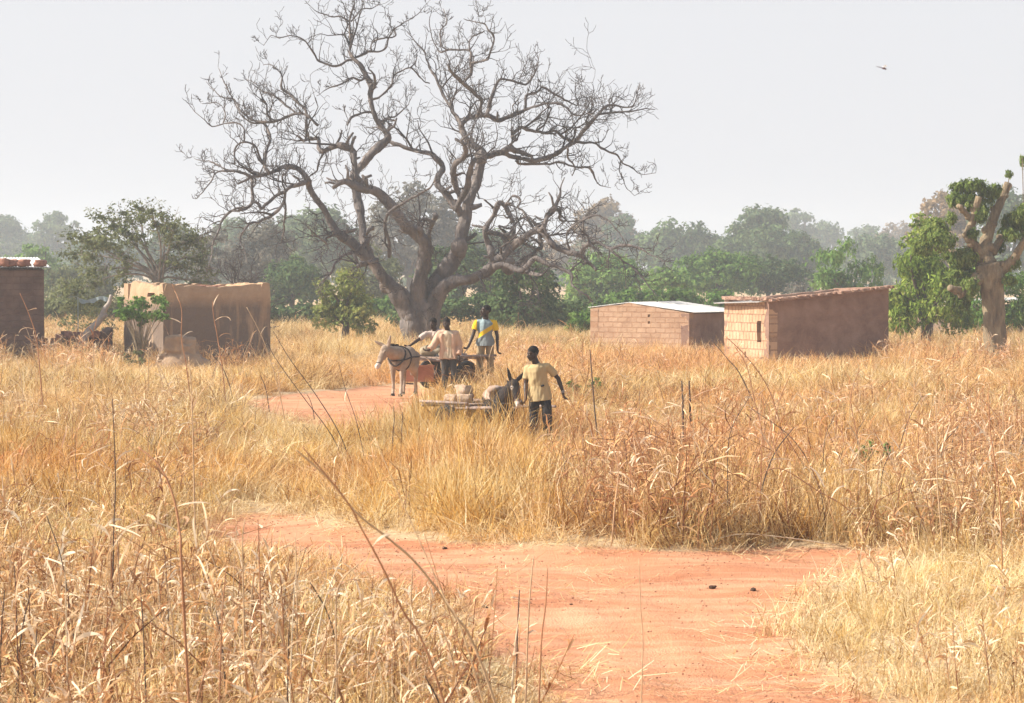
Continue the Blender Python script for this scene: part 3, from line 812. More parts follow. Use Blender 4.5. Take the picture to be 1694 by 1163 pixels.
# rows: (depth at start, depth at end in m, [(px, py, diameter px)...])
LIMBS = [
 (0, 0, [(697, 616, 80), (696, 594, 68), (694, 565, 60), (694, 540, 58), (697, 515, 60), (700, 492, 50)]),
 (0, -1.6, [(691, 590, 50), (686, 550, 44), (680, 522, 40), (668, 500, 38), (654, 482, 30), (638, 466, 27), (628, 450, 26), (606, 424, 24), (582, 402, 18), (561, 385, 15), (540, 352, 13), (523, 328, 12), (511, 308, 11), (508, 296, 11), (496, 280, 10), (470, 277, 8), (449, 285, 7), (420, 293, 6), (393, 304, 4)]),
 (-.6, 1.2, [(610, 430, 20), (604, 400, 19), (596, 360, 18), (592, 330, 18), (588, 306, 18), (586, 288, 16)]),
 (1.2, 2.6, [(586, 290, 14), (597, 274, 16), (612, 258, 18), (630, 240, 15), (642, 226, 13), (632, 208, 12), (622, 192, 11), (613, 170, 10), (616, 146, 9), (607, 126, 9), (597, 112, 8), (586, 98, 7), (580, 88, 6), (579, 70, 5), (580, 52, 5), (579, 36, 4), (584, 14, 3), (586, -12, 1.5)]),
 (.3, -2.4, [(694, 580, 50), (694, 540, 48), (694, 505, 44), (692, 480, 38), (697, 450, 30), (703, 425, 27), (704, 405, 25), (690, 388, 22), (672, 374, 21), (655, 350, 20), (642, 334, 19), (628, 321, 18), (612, 314, 16), (600, 313, 15), (584, 305, 12), (565, 300, 9), (552, 309, 7)]),
 (0, 2.0, [(698, 580, 50), (703, 535, 46), (712, 505, 42), (722, 476, 36), (738, 450, 32), (750, 430, 30), (760, 412, 27), (765, 385, 25), (771, 352, 21), (778, 325, 19), (787, 303, 18), (791, 280, 18), (797, 258, 16), (784, 243, 14), (771, 230, 13), (764, 212, 13), (764, 204, 12), (774, 197, 11), (790, 194, 10), (805, 193, 9), (820, 198, 8), (830, 199, 7), (850, 190, 7), (870, 180, 6)]),
 (1.0, 3.4, [(797, 260, 14), (806, 259, 14), (829, 253, 12), (850, 258, 11), (876, 266, 10), (909, 258, 9), (930, 247, 8), (948, 235, 8), (977, 203, 6), (998, 180, 5), (1016, 175, 4), (1044, 177, 3), (1052, 160, 2), (1058, 138, 1.2)]),
 (1.0, 1.8, [(829, 253, 12), (843, 246, 13), (858, 248, 10), (880, 258, 7)]),
 (.6, 3, [(764, 352, 16), (748, 333, 14), (730, 314, 13), (722, 303, 12), (726, 288, 12), (733, 275, 13), (722, 262, 11), (712, 254, 9), (690, 249, 8), (660, 241, 7), (646, 236, 6), (640, 228, 5)]),
 (.5, -1.4, [(756, 348, 13), (768, 318, 13), (775, 295, 13), (780, 275, 12), (786, 264, 11)]),
 (.5, -2.2, [(762, 330, 11), (753, 306, 11), (750, 282, 11), (756, 268, 10), (768, 259, 10), (769, 245, 9), (764, 232, 7)]),
 (.8, 3.0, [(764, 212, 8), (757, 196, 7), (748, 180, 7), (738, 166, 6), (730, 148, 6), (722, 130, 5), (712, 117, 4), (706, 105, 3), (703, 90, 3), (690, 72, 2.5), (672, 54, 1.5)]),
 (1, 2.2, [(805, 192, 8), (810, 176, 8), (811, 165, 7), (820, 146, 6), (828, 135, 5), (852, 136, 4.5), (869, 142, 4), (880, 128, 3), (889, 108, 2), (894, 90, 1.2)]),
 (1, -2, [(790, 193, 8), (795, 178, 7), (795, 165, 7), (782, 152, 7), (765, 138, 6), (756, 128, 6), (747, 120, 5), (740, 106, 3)]),
 (0, 1, [(767, 139, 5), (779, 124, 5), (779, 105, 5), (776, 86, 4), (760, 83, 4), (740, 84, 3.5), (726, 88, 3), (718, 72, 2), (712, 50, 1.5), (711, 28, 1)]),
 (0, -1.4, [(780, 106, 4), (805, 101, 4), (812, 84, 3.5), (818, 65, 3), (808, 49, 3), (802, 40, 2.5), (790, 38, 2), (768, 32, 1.3)]),
 (0, .8, [(776, 86, 3), (776, 66, 3), (790, 57, 2.5), (801, 51, 2)]),
 (0, 1, [(743, 84, 3), (732, 78, 3), (731, 50, 2.5), (739, 40, 2), (731, 17, 1.2)]),
 # right side
 (0, -2.6, [(702, 590, 50), (706, 550, 44), (712, 515, 38), (720, 496, 32), (734, 478, 26), (752, 464, 24), (780, 462, 22), (798, 454, 21), (815, 441, 20), (830, 424, 18), (844, 410, 18), (858, 398, 17), (874, 388, 16), (892, 382, 14), (903, 390, 13), (913, 402, 12), (926, 414, 12), (953, 420, 11), (966, 428, 9), (972, 435, 8), (982, 442, 5), (985, 450, 3)]),
 (-2.2, -4.2, [(958, 419, 7), (966, 409, 7), (975, 403, 7), (990, 402, 6), (1009, 412, 6), (1033, 406, 5), (1060, 410, 4), (1080, 420, 2.5), (1100, 436, 1.2)]),
 (-3.6, -3.8, [(1009, 412, 4.5), (1020, 424, 4), (1040, 438, 3.5), (1060, 454, 3), (1072, 472, 2), (1088, 492, 1.2)]),
 (-1.8, -1.0, [(892, 384, 10), (902, 368, 9), (908, 354, 9), (916, 343, 8), (924, 328, 5), (928, 312, 3), (934, 292, 1.6)]),
 (-1.0, -1.6, [(818, 440, 13), (814, 420, 13), (808, 404, 12), (802, 389, 10), (806, 375, 10), (815, 358, 10), (822, 340, 12), (830, 336, 11), (840, 350, 10), (849, 366, 9)]),
 (-.8, .5, [(803, 388, 10), (820, 388, 10), (838, 391, 9), (856, 397, 8), (880, 410, 5), (900, 422, 3)]),
 (-1.4, -3.4, [(816, 442, 14), (836, 440, 14), (857, 446, 13), (872, 440, 12), (887, 428, 11), (908, 437, 8), (926, 441, 7), (945, 454, 5), (948, 470, 4), (961, 482, 3), (975, 494, 2.5), (982, 506, 1.2)]),
 (-1.4, -1.0, [(850, 444, 10), (866, 430, 8), (886, 416, 7), (896, 410, 8), (893, 398, 7), (892, 388, 6)]),
 (-1, -3.4, [(866, 446, 9), (880, 452, 8), (900, 456, 3)]),
 (1.4, 3.4, [(853, 232, 7), (847, 226, 7), (862, 212, 7), (886, 218, 6), (905, 222, 5), (920, 218, 5), (935, 229, 5), (950, 234, 5), (982, 237, 4), (998, 247, 4), (1018, 254, 3.5), (1026, 267, 3), (1045, 278, 2.5), (1060, 288, 2), (1084, 286, 1)]),
 (2.6, 1.0, [(1026, 267, 2.5), (1027, 285, 2), (1035, 310, 1.6), (1050, 324, 1)]),
 (1.6, 3.4, [(853, 266, 5), (860, 272, 5), (900, 270, 5), (920, 270, 4.5), (946, 276, 4), (974, 278, 4), (982, 296, 3), (990, 306, 2), (1012, 309, 1)]),
 (1.2, 2.6, [(940, 244, 5), (941, 262, 4), (950, 275, 3), (946, 290, 2)]),
 (1.4, .2, [(868, 181, 6), (884, 176, 5), (907, 171, 5), (935, 178, 4), (950, 190, 3), (970, 190, 2), (986, 196, 1.2)]),
 (1.4, 2.8, [(869, 178, 5), (870, 160, 5), (890, 150, 5), (899, 145, 4.5), (920, 158, 4), (940, 168, 3.5), (957, 172, 3), (952, 150, 2), (950, 138, 1.2)]),
 (.8, -.6, [(838, 388, 5), (826, 372, 4), (846, 378, 4), (866, 360, 3), (884, 368, 5), (890, 382, 5)]),
 (-.6, .9, [(890, 384, 5), (878, 372, 5), (868, 356, 4), (858, 342, 4), (862, 330, 4), (848, 326, 4), (838, 340, 3)]),
 (-1.2, .4, [(916, 343, 6), (926, 350, 5), (928, 362, 5), (938, 364, 4)]),
 (-2.0, -3.6, [(940, 416, 5), (938, 398, 4), (944, 380, 4), (962, 366, 3), (985, 356, 3), (1003, 364, 2.5), (1022, 384, 2), (1036, 404, 1.5)]),
 (-2.2, -2.8, [(966, 392, 3), (964, 372, 3), (968, 360, 3), (985, 356, 2)]),
 # left side
 (-1, 1.2, [(590, 300, 12), (586, 262, 12), (582, 248, 13), (570, 243, 14), (558, 240, 12), (546, 246, 9), (532, 252, 8), (528, 240, 8), (527, 230, 7), (512, 227, 7), (509, 206, 5), (506, 182, 5), (488, 164, 4), (468, 147, 4), (467, 124, 3), (452, 112, 2), (437, 109, 1.2)]),
 (0, -2, [(516, 228, 5), (503, 232, 5), (494, 226, 3)]),
 (-1.2, .4, [(527, 208, 5), (512, 196, 5), (493, 188, 5), (468, 196, 5), (444, 202, 5), (425, 200, 4), (410, 188, 3), (398, 180, 3), (388, 166, 2.5), (370, 162, 2), (356, 150, 1.6), (344, 136, 1)]),
 (.2, 1.8, [(493, 188, 4), (474, 174, 4), (455, 160, 3.5), (436, 154, 3), (425, 140, 2), (408, 130, 1.2)]),
 (-1.6, .5, [(445, 285, 6), (437, 273, 6), (442, 250, 5), (448, 232, 5), (446, 216, 4), (438, 204, 4), (420, 204, 3), (400, 186, 2.5), (382, 160, 2), (370, 132, 1.6), (362, 112, 1)]),
 (-1.4, -2.4, [(432, 268, 5), (424, 246, 4), (403, 236, 4), (390, 246, 4), (392, 270, 3)]),
 (-1.8, -1.0, [(403, 236, 3.5), (406, 214, 3), (395, 204, 3), (378, 204, 2.5), (352, 210, 2), (336, 196, 1.8), (310, 172, 1)]),
 (-1.6, -.8, [(372, 203, 2.5), (374, 188, 2.2), (362, 172, 2), (334, 172, 1.2)]),
 (-1.6, -3, [(416, 296, 5), (398, 284, 4), (377, 282, 4), (360, 286, 3), (348, 298, 2.5), (340, 314, 2), (326, 330, 1)]),
 (-1.6, -.2, [(377, 282, 3), (362, 272, 2.5), (346, 268, 2), (324, 260, 1)]),
 (-1.6, -3.2, [(415, 298, 6), (417, 318, 6), (417, 336, 6), (404, 344, 6), (390, 346, 5), (375, 356, 5), (364, 376, 4), (356, 396, 3), (352, 414, 2), (344, 446, 1.2)]),
 (-1.6, -2.4, [(508, 302, 8), (494, 306, 8), (482, 309, 7), (470, 318, 7), (458, 324, 6), (446, 334, 6), (434, 346, 6), (428, 338, 5), (420, 334, 4)]),
 (-1.8, -3.4, [(474, 314, 6), (471, 334, 6), (460, 346, 5), (447, 358, 5), (430, 366, 4), (417, 368, 4), (402, 384, 4), (398, 400, 3), (406, 416, 2), (409, 436, 1.2)]),
 (-1.9, -1.2, [(471, 334, 5), (473, 362, 4), (470, 382, 3), (467, 402, 1.5)]),
 (-1, -3, [(563, 386, 7), (552, 390, 5), (538, 396, 4), (540, 404, 3), (530, 392, 3), (512, 372, 1.5)]),
 (-1, -3.2, [(622, 430, 10), (604, 437, 10), (590, 440, 7)]),
 (-1, -3.6, [(604, 404, 9), (592, 414, 6), (570, 422, 5), (556, 434, 4), (548, 450, 4), (538, 462, 3), (522, 476, 1.5)]),
 (-1.4, -3.6, [(645, 425, 7), (643, 400, 7), (640, 374, 6), (641, 358, 6), (654, 345, 6), (672, 332, 5), (694, 322, 4), (712, 310, 3), (722, 296, 1.6)]),
 (1.0, 2.6, [(720, 352, 9), (715, 372, 9), (709, 390, 12), (712, 420, 12)]),
 (1.0, -.4, [(716, 366, 7), (700, 362, 6), (690, 374, 4), (684, 384, 2)]),
 # crown top
 (2.2, 1.2, [(586, 99, 5), (572, 102, 5), (560, 108, 4.5), (540, 104, 4), (527, 100, 4), (517, 84, 3.5), (508, 72, 3), (496, 64, 2.5), (480, 62, 2), (465, 65, 2), (450, 60, 1.4), (438, 76, 1)]),
 (2.2, 3.6, [(586, 98, 5), (600, 90, 5), (608, 85, 5), (630, 86, 4), (640, 78, 3.5), (644, 64, 3), (652, 50, 2.5), (668, 40, 2), (682, 31, 1.6), (696, 20, 1.3), (706, 8, 1)]),
 (2.6, 3.2, [(614, 84, 3.5), (612, 76, 3), (620, 67, 3), (640, 63, 3), (655, 62, 2.5), (653, 50, 2)]),
 (2.4, 1.6, [(579, 38, 3.5), (570, 33, 3), (556, 28, 2.5), (540, 26, 2), (524, 20, 1.5), (510, 8, 1)]),
 (2.4, 3.4, [(582, 36, 3.5), (590, 26, 3), (600, 16, 2.5), (618, 14, 2), (632, 8, 1.2)]),
 (2.0, .6, [(616, 152, 5), (622, 140, 5), (618, 128, 5), (612, 118, 3)]),
 (2.0, 3.8, [(618, 166, 5), (634, 158, 4), (646, 149, 4), (650, 128, 3.5), (662, 120, 3), (680, 113, 3), (700, 132, 2.5), (712, 138, 2)]),
 (2.2, 3.4, [(680, 114, 3), (688, 100, 2), (692, 84, 1.2)]),
 (1.8, .4, [(607, 128, 4), (596, 134, 4), (584, 132, 4), (570, 138, 3.5), (556, 142, 3), (540, 148, 2), (526, 158, 1.2)]),
 (1.9, .6, [(620, 190, 5), (608, 186, 4), (592, 190, 4), (582, 196, 4), (576, 208, 3)]),
 (1.9, 3.6, [(632, 208, 5), (640, 196, 4), (656, 190, 3), (672, 176, 2), (684, 158, 1.2)]),
]
tr_mb = MB(); starts = []
grown = []
for (d0, d1, pts) in LIMBS:
    n = len(pts); A = []
    for i, (px, py, dm) in enumerate(pts):
        t_ = i / (n - 1); dep = d0 + (d1 - d0) * t_ + (.12 * math.sin(i * 1.9 + px) if i and dm < 20 else 0)
        q = P(px, py, BY + dep); A.append((q.x, q.y, q.z, dm / 2 / BS))
    B = smooth_line(A, 4)
    rad = np.maximum(B[:, 3], .009) * np.where(B[:, 3] > .10, .80, .90)
    wig = np.array([noise.noise(Vector((b_[0] * 2.1, b_[1] * 2.1, b_[2] * 2.1))) for b_ in B])
    rad = rad * (1 + .16 * wig)
    k = 26 if rad[0] > .25 else (10 if rad[0] > .06 else 7)
    if rad[0] > .55: rad[:4] *= 1.1
    tr_mb.tube(B[:, :3], rad, k, jit=.11 if rad[0] > .06 else 0, rng=rt)
    grown.append((B[:, :3], rad))
    for _k in range(int(n * .6)):                       # knots and burrs
        i = rt.integers(1, len(B) - 1)
        if .05 < rad[i] < .35 and rt.random() < .7:
            off = rt.normal(0, 1, 3); off /= np.linalg.norm(off)
            tr_mb.ell(B[i, :3] + off * rad[i] * .6, np.array((1, 1, 1.2)) * rad[i] * rt.uniform(.5, .8), None, 8, 6)
for (px, py, r) in [(682, 540, 20), (707, 545, 18), (722, 470, 14), (640, 470, 12), (840, 440, 12), (868, 442, 11), (700, 440, 14), (606, 424, 12), (760, 410, 14), (588, 300, 11), (795, 262, 10)]:
    q = P(px, py, BY + rt.uniform(-.25, .2)); tr_mb.ell(q, np.array((1, 1, 1.25)) * r / BS, None, 12, 8)
tw = MB()
cen = P(700, 420, BY)
def twig(p, d, L, r, depth, up=.16):
    n = 5; pts = [np.array(p)]; d = d / (np.linalg.norm(d) + 1e-9)
    for i in range(n):
        d = d + rt.normal(0, .30, 3) + np.array((0, 0, up)); d /= np.linalg.norm(d)
        pts.append(pts[-1] + d * L / n)
    rad = r * (1 - .72 * np.arange(n + 1) / n)
    tw.tube(pts, np.maximum(rad, .0075), 4 if r < .02 else 5, cap=False)
    if depth:
        for i in range(int(rt.integers(2, 5))):
            j = int(rt.integers(1, n + 1)); ax = pts[j] - pts[j - 1]; ax /= np.linalg.norm(ax)
            s_ = rt.normal(0, 1, 3); s_ -= ax * np.dot(s_, ax); s_ /= np.linalg.norm(s_)
            twig(pts[j], ax * .75 + s_ * .8, L * rt.uniform(.45, .75), max(rad[j] * .75, .005), depth - 1, up)
for (B, rad) in grown:
    seg = np.linalg.norm(np.diff(B, axis=0), axis=1); acc = 0; nxt = .3
    L = seg.sum()
    for i in range(1, len(B)):
        acc += seg[i - 1]
        if rad[i] > .30: continue
        if .06 < rad[i] < .22 and rt.random() < .13:     # broken stub
            s_ = rt.normal(0, 1, 3); s_[2] = abs(s_[2]); s_ /= np.linalg.norm(s_); r_ = rad[i] * rt.uniform(.35, .6); L_ = rt.uniform(.25, .6)
            tr_mb.tube([B[i], B[i] + s_ * (rad[i] + L_ * .5) + rt.normal(0, .05, 3), B[i] + s_ * (rad[i] + L_)], [r_ * 1.2, r_, r_ * .75], 7, jit=.1, rng=rt)
        while acc > nxt:
            nxt += rt.uniform(.17, .44) * (1.0 if rad[i] < .1 else 1.5)
            ax = B[i] - B[i - 1]; ax /= np.linalg.norm(ax) + 1e-9
            out = B[i] - np.array(cen); out[2] = out[2] * .6; out /= np.linalg.norm(out) + 1e-9
            s_ = rt.normal(0, 1, 3); s_ -= ax * np.dot(s_, ax); s_ /= np.linalg.norm(s_) + 1e-9
            low = B[i][2] < 5.4
            d = ax * .35 + s_ * .8 + out * .45 + np.array((0, 0, -.25 if low and rt.random() < .55 else .3))
            r0 = min(rad[i] * .55, rt.uniform(.014, .029))
            twig(B[i], d, rt.uniform(.4, 1.05) * (.75 if rad[i] > .12 else 1) * (.6 if rad[i] < .03 else 1), r0, 2 if rt.random() < .55 else 1, .03 if low else .15)
            if .05 < rad[i] < .22 and rt.random() < .22: twig(B[i], d, rt.uniform(1.2, 2.3), rt.uniform(.032, .05), 3, .03 if low else .10)
BT = empty('baobab_tree', (cen.x, BY, float(gz(cen.x, BY))), 0, 'huge gnarled leafless tree with a thick grey trunk and twisting limbs behind the people', 'tree')
def reb(mb, name, mat, parent, smooth=True):
    V, Fa, M_ = mb.arrays(); V = V - np.array(parent.location)
    return link(name, mesh_np(name, V, Fa, mat, smooth=smooth), parent)
for i_, v_ in enumerate(tr_mb.V):
    v_ = np.asarray(v_, float)
    dsp = np.array([[*(noise.noise_vector(Vector(q) * 1.5) * .085 + noise.noise_vector(Vector(q) * Vector((4.5, 4.5, 2.0))) * .045)] for q in v_])
    sz_ = np.clip(np.ptp(v_, axis=0).max() / 3, .25, 1); tr_mb.V[i_] = v_ + dsp * .9
reb(tr_mb, 'trunk', M_bark, BT); reb(tw, 'twigs', M_twig, BT)

# ------------------------------------------------------------------ leafy trees
def leaves(rng, blobs, n, leaf, cl=None, droop=0, fill=.32):
    """blobs (x, y, z, rx, ry, rz): leaf faces spread near each blob's skin"""
    Bv = np.array(blobs, float); ar = (Bv[:, 3] * Bv[:, 5] + Bv[:, 3] * Bv[:, 4]) ; pr = ar / ar.sum()
    bi = rng.choice(len(Bv), n, p=pr); d = rng.normal(0, 1, (n, 3)); d /= np.linalg.norm(d, axis=1, keepdims=True)
    r = 1 - np.abs(rng.normal(0, fill, n)); r = np.clip(r + rng.normal(0, .05, n), .1, 1.12)
    # sprigs: leaves gather in small clusters on the skin
    sp = max(1, n // 12); key = rng.integers(0, sp, n); sd = rng.normal(0, 1, (sp, 3)); sd /= np.linalg.norm(sd, axis=1, keepdims=True); sb = rng.choice(len(Bv), sp, p=pr); sr = np.clip(1 - np.abs(rng.normal(0, fill, sp)), .2, 1.1)
    m_ = rng.random(n) < .75
    d = np.where(m_[:, None], sd[key] + rng.normal(0, .13, (n, 3)), d); bi = np.where(m_, sb[key], bi); r = np.where(m_, sr[key] + rng.normal(0, .05, n), r)
    B_ = Bv[bi]; p = B_[:, :3] + d * r[:, None] * B_[:, 3:6]
    if droop: p[:, 2] -= droop * rng.random(n) ** 2 * r
    nr = d + rng.normal(0, .55, (n, 3)); nr[:, 2] += .35; nr /= np.linalg.norm(nr, axis=1, keepdims=True)
    a = np.cross(nr, rng.normal(0, 1, (n, 3)))
    if droop: a = a * .4 + np.array((0, 0, -1.)); a -= nr * (a * nr).sum(1, keepdims=True)
    a /= np.linalg.norm(a, axis=1, keepdims=True) + 1e-9; b = np.cross(nr, a)
    L = (leaf * rng.uniform(.6, 1.4, n))[:, None]; W_ = L * (.30 if droop else .42)
    V = np.stack([p - a * L * .5, p + b * W_ * .6, p + a * L * .5, p - b * W_ * .6], 1).reshape(-1, 3)
    Fa = np.arange(4 * n).reshape(n, 4)
    bt = rng.normal(0, .10, len(Bv)); st = rng.normal(0, .12, sp)
    ti = np.clip(.5 + bt[bi] + np.where(m_, st[key], 0) + rng.normal(0, .12, n), 0, 1)
    return V, Fa, ti
PAL = {
 'far': [(.06, .09, .05), (.13, .185, .095), (.22, .28, .15)],
 'dark': [(.04, .07, .03), (.095, .15, .06), (.18, .25, .10)],
 'green': [(.05, .11, .025), (.12, .22, .05), (.24, .36, .10)],
 'bright': [(.08, .15, .04), (.17, .28, .075), (.30, .43, .14)],
 'olive': [(.07, .09, .04), (.15, .17, .075), (.27, .29, .14)],
 'yellow': [(.09, .12, .03), (.20, .24, .065), (.38, .36, .12)],
 'brown': [(.15, .11, .06), (.28, .20, .11), (.42, .29, .17)],
 'grey': [(.10, .10, .08), (.17, .165, .135), (.26, .24, .20)],
 'lime': [(.06, .10, .018), (.20, .29, .05), (.46, .50, .13)],
}
LM = {k: leafmat('leaf_' + k, v, .32) for k, v in PAL.items()}
def make_tree(name, x0, x1, yt, Y, pal, label, cat='tree', group=None, yc=None, leaf=.2, dens=1.0, seed=0, nb=None, droop=0, trunk=True, bark=None, gaps=.0, limbs=7, depth=.8, low=None, spread_=1.0):
    """crown between photo columns x0..x1 with its top at row yt; yc = row of its lowest leaves"""
    rng = np.random.default_rng(seed + 100); s = FPX / Y
    cx_ = (x0 + x1) / 2; X = (cx_ - CX) / s; zb = float(gz(X, Y)); ztop = CH - (yt - HOR) / s - zb; W = (x1 - x0) / s
    zl = (CH - (yc - HOR) / s - zb) if yc else max(.2, ztop * .16)
    o = empty(name, (X, Y, zb), 0, label, cat, group)
    Hc = ztop - zl; nb = nb or int(14 + W * 2.6 + Hc * 2)
    blobs = []
    for i in range(nb):
        u = rng.uniform(-1, 1); v = rng.uniform(0, 1); yy = rng.uniform(-1, 1)
        env = math.sqrt(max(.05, 1 - (u * .92) ** 2)) ; 
        rb = rng.uniform(.10, .21) * min(W, Hc * (1.5 if cat != 'thicket' else 2.2))
        zc = zl + rb * .6 + (Hc - rb * 1.4) * v * (.45 + .55 * env)
        blobs.append((u * max(W / 2 - rb * .75, .05), yy * W / 2 * depth * env, zc, rb * rng.uniform(.9, 1.3), rb * rng.uniform(.9, 1.2), rb * rng.uniform(.65, .95)))
    ui = rng.uniform(-.25, .25); rb = .2 * min(W, Hc * 1.4)
    blobs.append((ui * W / 2, 0, ztop - rb * .85, rb, rb, rb * .85))
    area = sum(b_[3] * b_[5] * 12 for b_ in blobs)
    n = int(min(34000, 1.5 * dens * area / (leaf * leaf * .5)))
    V, Fa, ti = leaves(rng, blobs, n, leaf, droop=droop)
    if gaps: pass
    link('crown', mesh_np('crown', V, Fa, LM[pal], ti), o)
    if trunk:
        b = MB(); r0 = .03 * ztop + .05; th = max(zl * 1.1, ztop * .3)
        b.tube(smooth_line([(0, 0, -.1), (.05 * r0, 0, th * .5), (.3 * r0, .1, th)], 3), np.linspace(r0 * 1.25, r0 * .85, 7), 9, jit=.08, rng=rng)
        for i in rng.choice(len(blobs), min(limbs, len(blobs)), replace=False):
            bb = blobs[i]; e = np.array(bb[:3]); s0 = np.array((.3 * r0, .1, th * rng.uniform(.75, 1)))
            md = s0 * .45 + e * .55 + rng.normal(0, .15, 3); md[2] += .2
            b.tube(smooth_line([s0, md, e + (0, 0, bb[5] * .6)], 4), np.linspace(r0 * .5, r0 * .1, 13), 6)
        b.build('trunk', bark or M_darkbark, o, True)
    return o
T = make_tree
# far rows, faded by the air
T('far_tree', -60, 60, 352, 528, 'far', 'dim far tree at the left edge of the skyline', leaf=0.67, seed=1, group=None)
T('far_tree', 48, 134, 349, 508, 'far', 'dim far round tree next to the left skyline edge', leaf=0.67, seed=2)
T('far_tree', 1290, 1352, 343, 576, 'far', 'faint far pointed tree right of the tall double crowned tree', leaf=0.72, seed=3)
T('far_tree', 1330, 1402, 364, 592, 'far', 'faint low far tree sloping down towards the skyline gap', leaf=0.72, seed=4)
T('far_tree', 1395, 1470, 371, 624, 'far', 'faintest low far tree in the skyline gap left of the lopped tree', leaf=0.77, seed=5)
T('far_tree', 1440, 1530, 366, 592, 'brown', 'faint brownish far tree behind the drooping green tree', leaf=0.72, seed=6)
T('far_tree', 940, 1050, 326, 416, 'brown', 'tall hazy brown topped tree behind the right limbs of the bare tree', leaf=0.58, seed=7, yc=440)
T('far_tree', 990, 1066, 352, 408, 'far', 'hazy grey green tree right of the tall brown topped one', leaf=0.58, seed=8)
T('far_tree', 880, 962, 392, 400, 'brown', 'hazy brownish tree seen through the right limbs of the bare tree', leaf=0.58, seed=9)
T('far_tree', 1060, 1200, 360, 368, 'dark', 'hazy broad dark green tree behind the pale brick house', leaf=0.54, seed=10)
T('far_tree', 1205, 1310, 334, 344, 'far', 'tall hazy tree with double crown above the brown mud hut', leaf=0.51, seed=11, yc=430)
T('far_tree', 1180, 1360, 368, 328, 'dark', 'wide hazy tree below the tall double crown', leaf=0.51, seed=12)
T('far_tree', 1510, 1620, 312, 304, 'brown', 'tall brown hazy tree behind the lopped tree', leaf=0.48, seed=13)
T('far_tree', 1600, 1730, 306, 296, 'far', 'tall dim tree behind the lopped tree at the right edge', leaf=0.48, seed=14)
T('far_tree', 1495, 1560, 345, 320, 'brown', 'small brown hazy crown left of the tall brown tree', leaf=0.48, seed=15)
T('far_tree', 600, 760, 296, 272, 'grey', 'hazy grey tree rising behind the middle of the bare tree', leaf=0.43, seed=16, dens=.8)
T('far_tree', 470, 610, 340, 280, 'far', 'dim grey green tree behind the left limbs of the bare tree', leaf=0.45, seed=17)
T('far_tree', 730, 880, 372, 288, 'dark', 'dim dark tree behind the fork of the bare tree', leaf=0.45, seed=18)
T('far_tree', 110, 250, 388, 384, 'far', 'hazy low far tree behind the half bare olive tree', leaf=0.54, seed=50)
T('far_tree', 235, 345, 366, 360, 'dark', 'hazy dark far tree at the right of the half bare olive tree', leaf=0.51, seed=51)
T('far_tree', 325, 450, 358, 344, 'far', 'hazy wide far tree between the hut and the great bare tree', leaf=0.51, seed=52)
T('far_tree', 430, 540, 350, 352, 'far', 'hazy far tree touching the left limbs of the great bare tree', leaf=0.51, seed=53)
T('far_tree', 1390, 1500, 380, 384, 'far', 'hazy low far tree behind the drooping green tree top', leaf=0.54, seed=54)
T('far_tree', 780, 900, 380, 336, 'far', 'hazy far tree seen right of the great tree fork', leaf=0.48, seed=55)
# middle distance
T('leafy_tree', 10, 118, 398, 227, 'bright', 'bright green round tree behind the dark house', leaf=0.33, seed=20)
T('leafy_tree', 60, 190, 432, 195, 'olive', 'low olive tree between the dark house and the tan hut', leaf=0.25, seed=21)
T('leafy_tree', 300, 400, 372, 195, 'grey', 'greyish thin leaved tree behind the tan hut', leaf=0.25, seed=23, dens=.6)
T('leafy_tree', 375, 500, 362, 205, 'grey', 'tall greyish thin tree between the tan hut and the bare tree', leaf=0.25, seed=24, dens=.7)
T('leafy_tree', 425, 540, 418, 171, 'dark', 'dark green tree rising right of the tan hut', leaf=0.22, seed=25)
T('leafy_tree', 560, 660, 398, 182, 'olive', 'mottled olive tree close behind the left of the bare trunk', leaf=0.24, seed=26)
T('leafy_bush', 510, 632, 438, 112, 'yellow', 'yellowish green bushy tree left of the bare trunk', leaf=.15, seed=27, dens=.75, cat='bush')
T('leafy_tree', 690, 830, 392, 166, 'dark', 'dark shady tree right behind the bare trunk', leaf=0.22, seed=28)
T('leafy_tree', 800, 935, 428, 124, 'dark', 'dark grey green tree behind the boy in the yellow shirt', leaf=0.18, seed=29)
T('leafy_tree', 918, 1085, 412, 188, 'bright', 'bright green broad tree left of the pale brick house', leaf=0.28, seed=30, yc=545)
T('leafy_tree', 1060, 1150, 438, 182, 'bright', 'bright green tree just above the pale brick house gable', leaf=0.28, seed=31)
T('leafy_tree', 1110, 1255, 408, 208, 'green', 'mid green broad tree above the gap between the two brick huts', leaf=0.28, seed=32)
T('leafy_tree', 1190, 1350, 420, 214, 'dark', 'dull green tree above the narrow window slot hut', leaf=0.28, seed=33)
T('leafy_tree', 1345, 1462, 388, 166, 'green', 'loose drooping green tree above the roof of the brown hut', leaf=0.28, seed=34, droop=.5, dens=1.0, nb=24)
T('leafy_tree', 1300, 1400, 452, 195, 'grey', 'thin grey tree low above the brown hut roof', leaf=0.25, seed=35, dens=.5)
T('leafy_tree', 1452, 1612, 400, 104, 'lime', 'bushy yellow green neem tree right of the brown mud hut', leaf=0.19, seed=36, droop=.30, yc=548, dens=1.2, nb=34)
T('leafy_tree', 1585, 1720, 430, 118, 'green', 'green tree behind the trunk of the lopped tree at the right edge', leaf=0.18, seed=37, droop=.2)
T('leafy_tree', 1486, 1582, 350, 112, 'lime', 'upper bushy crown behind the neem, left of the lopped tree', leaf=0.19, seed=38, yc=470, dens=1.2, nb=22)
T('leafy_bush', 940, 1030, 500, 118, 'green', 'low green bush at the left end of the pale brick house', leaf=.16, seed=39, cat='bush', trunk=False)
T('leafy_bush', 640, 1000, 482, 128, 'dark', 'long dark thicket under the trees behind the people', leaf=.18, seed=40, cat='thicket', trunk=False, nb=70, depth=.15)
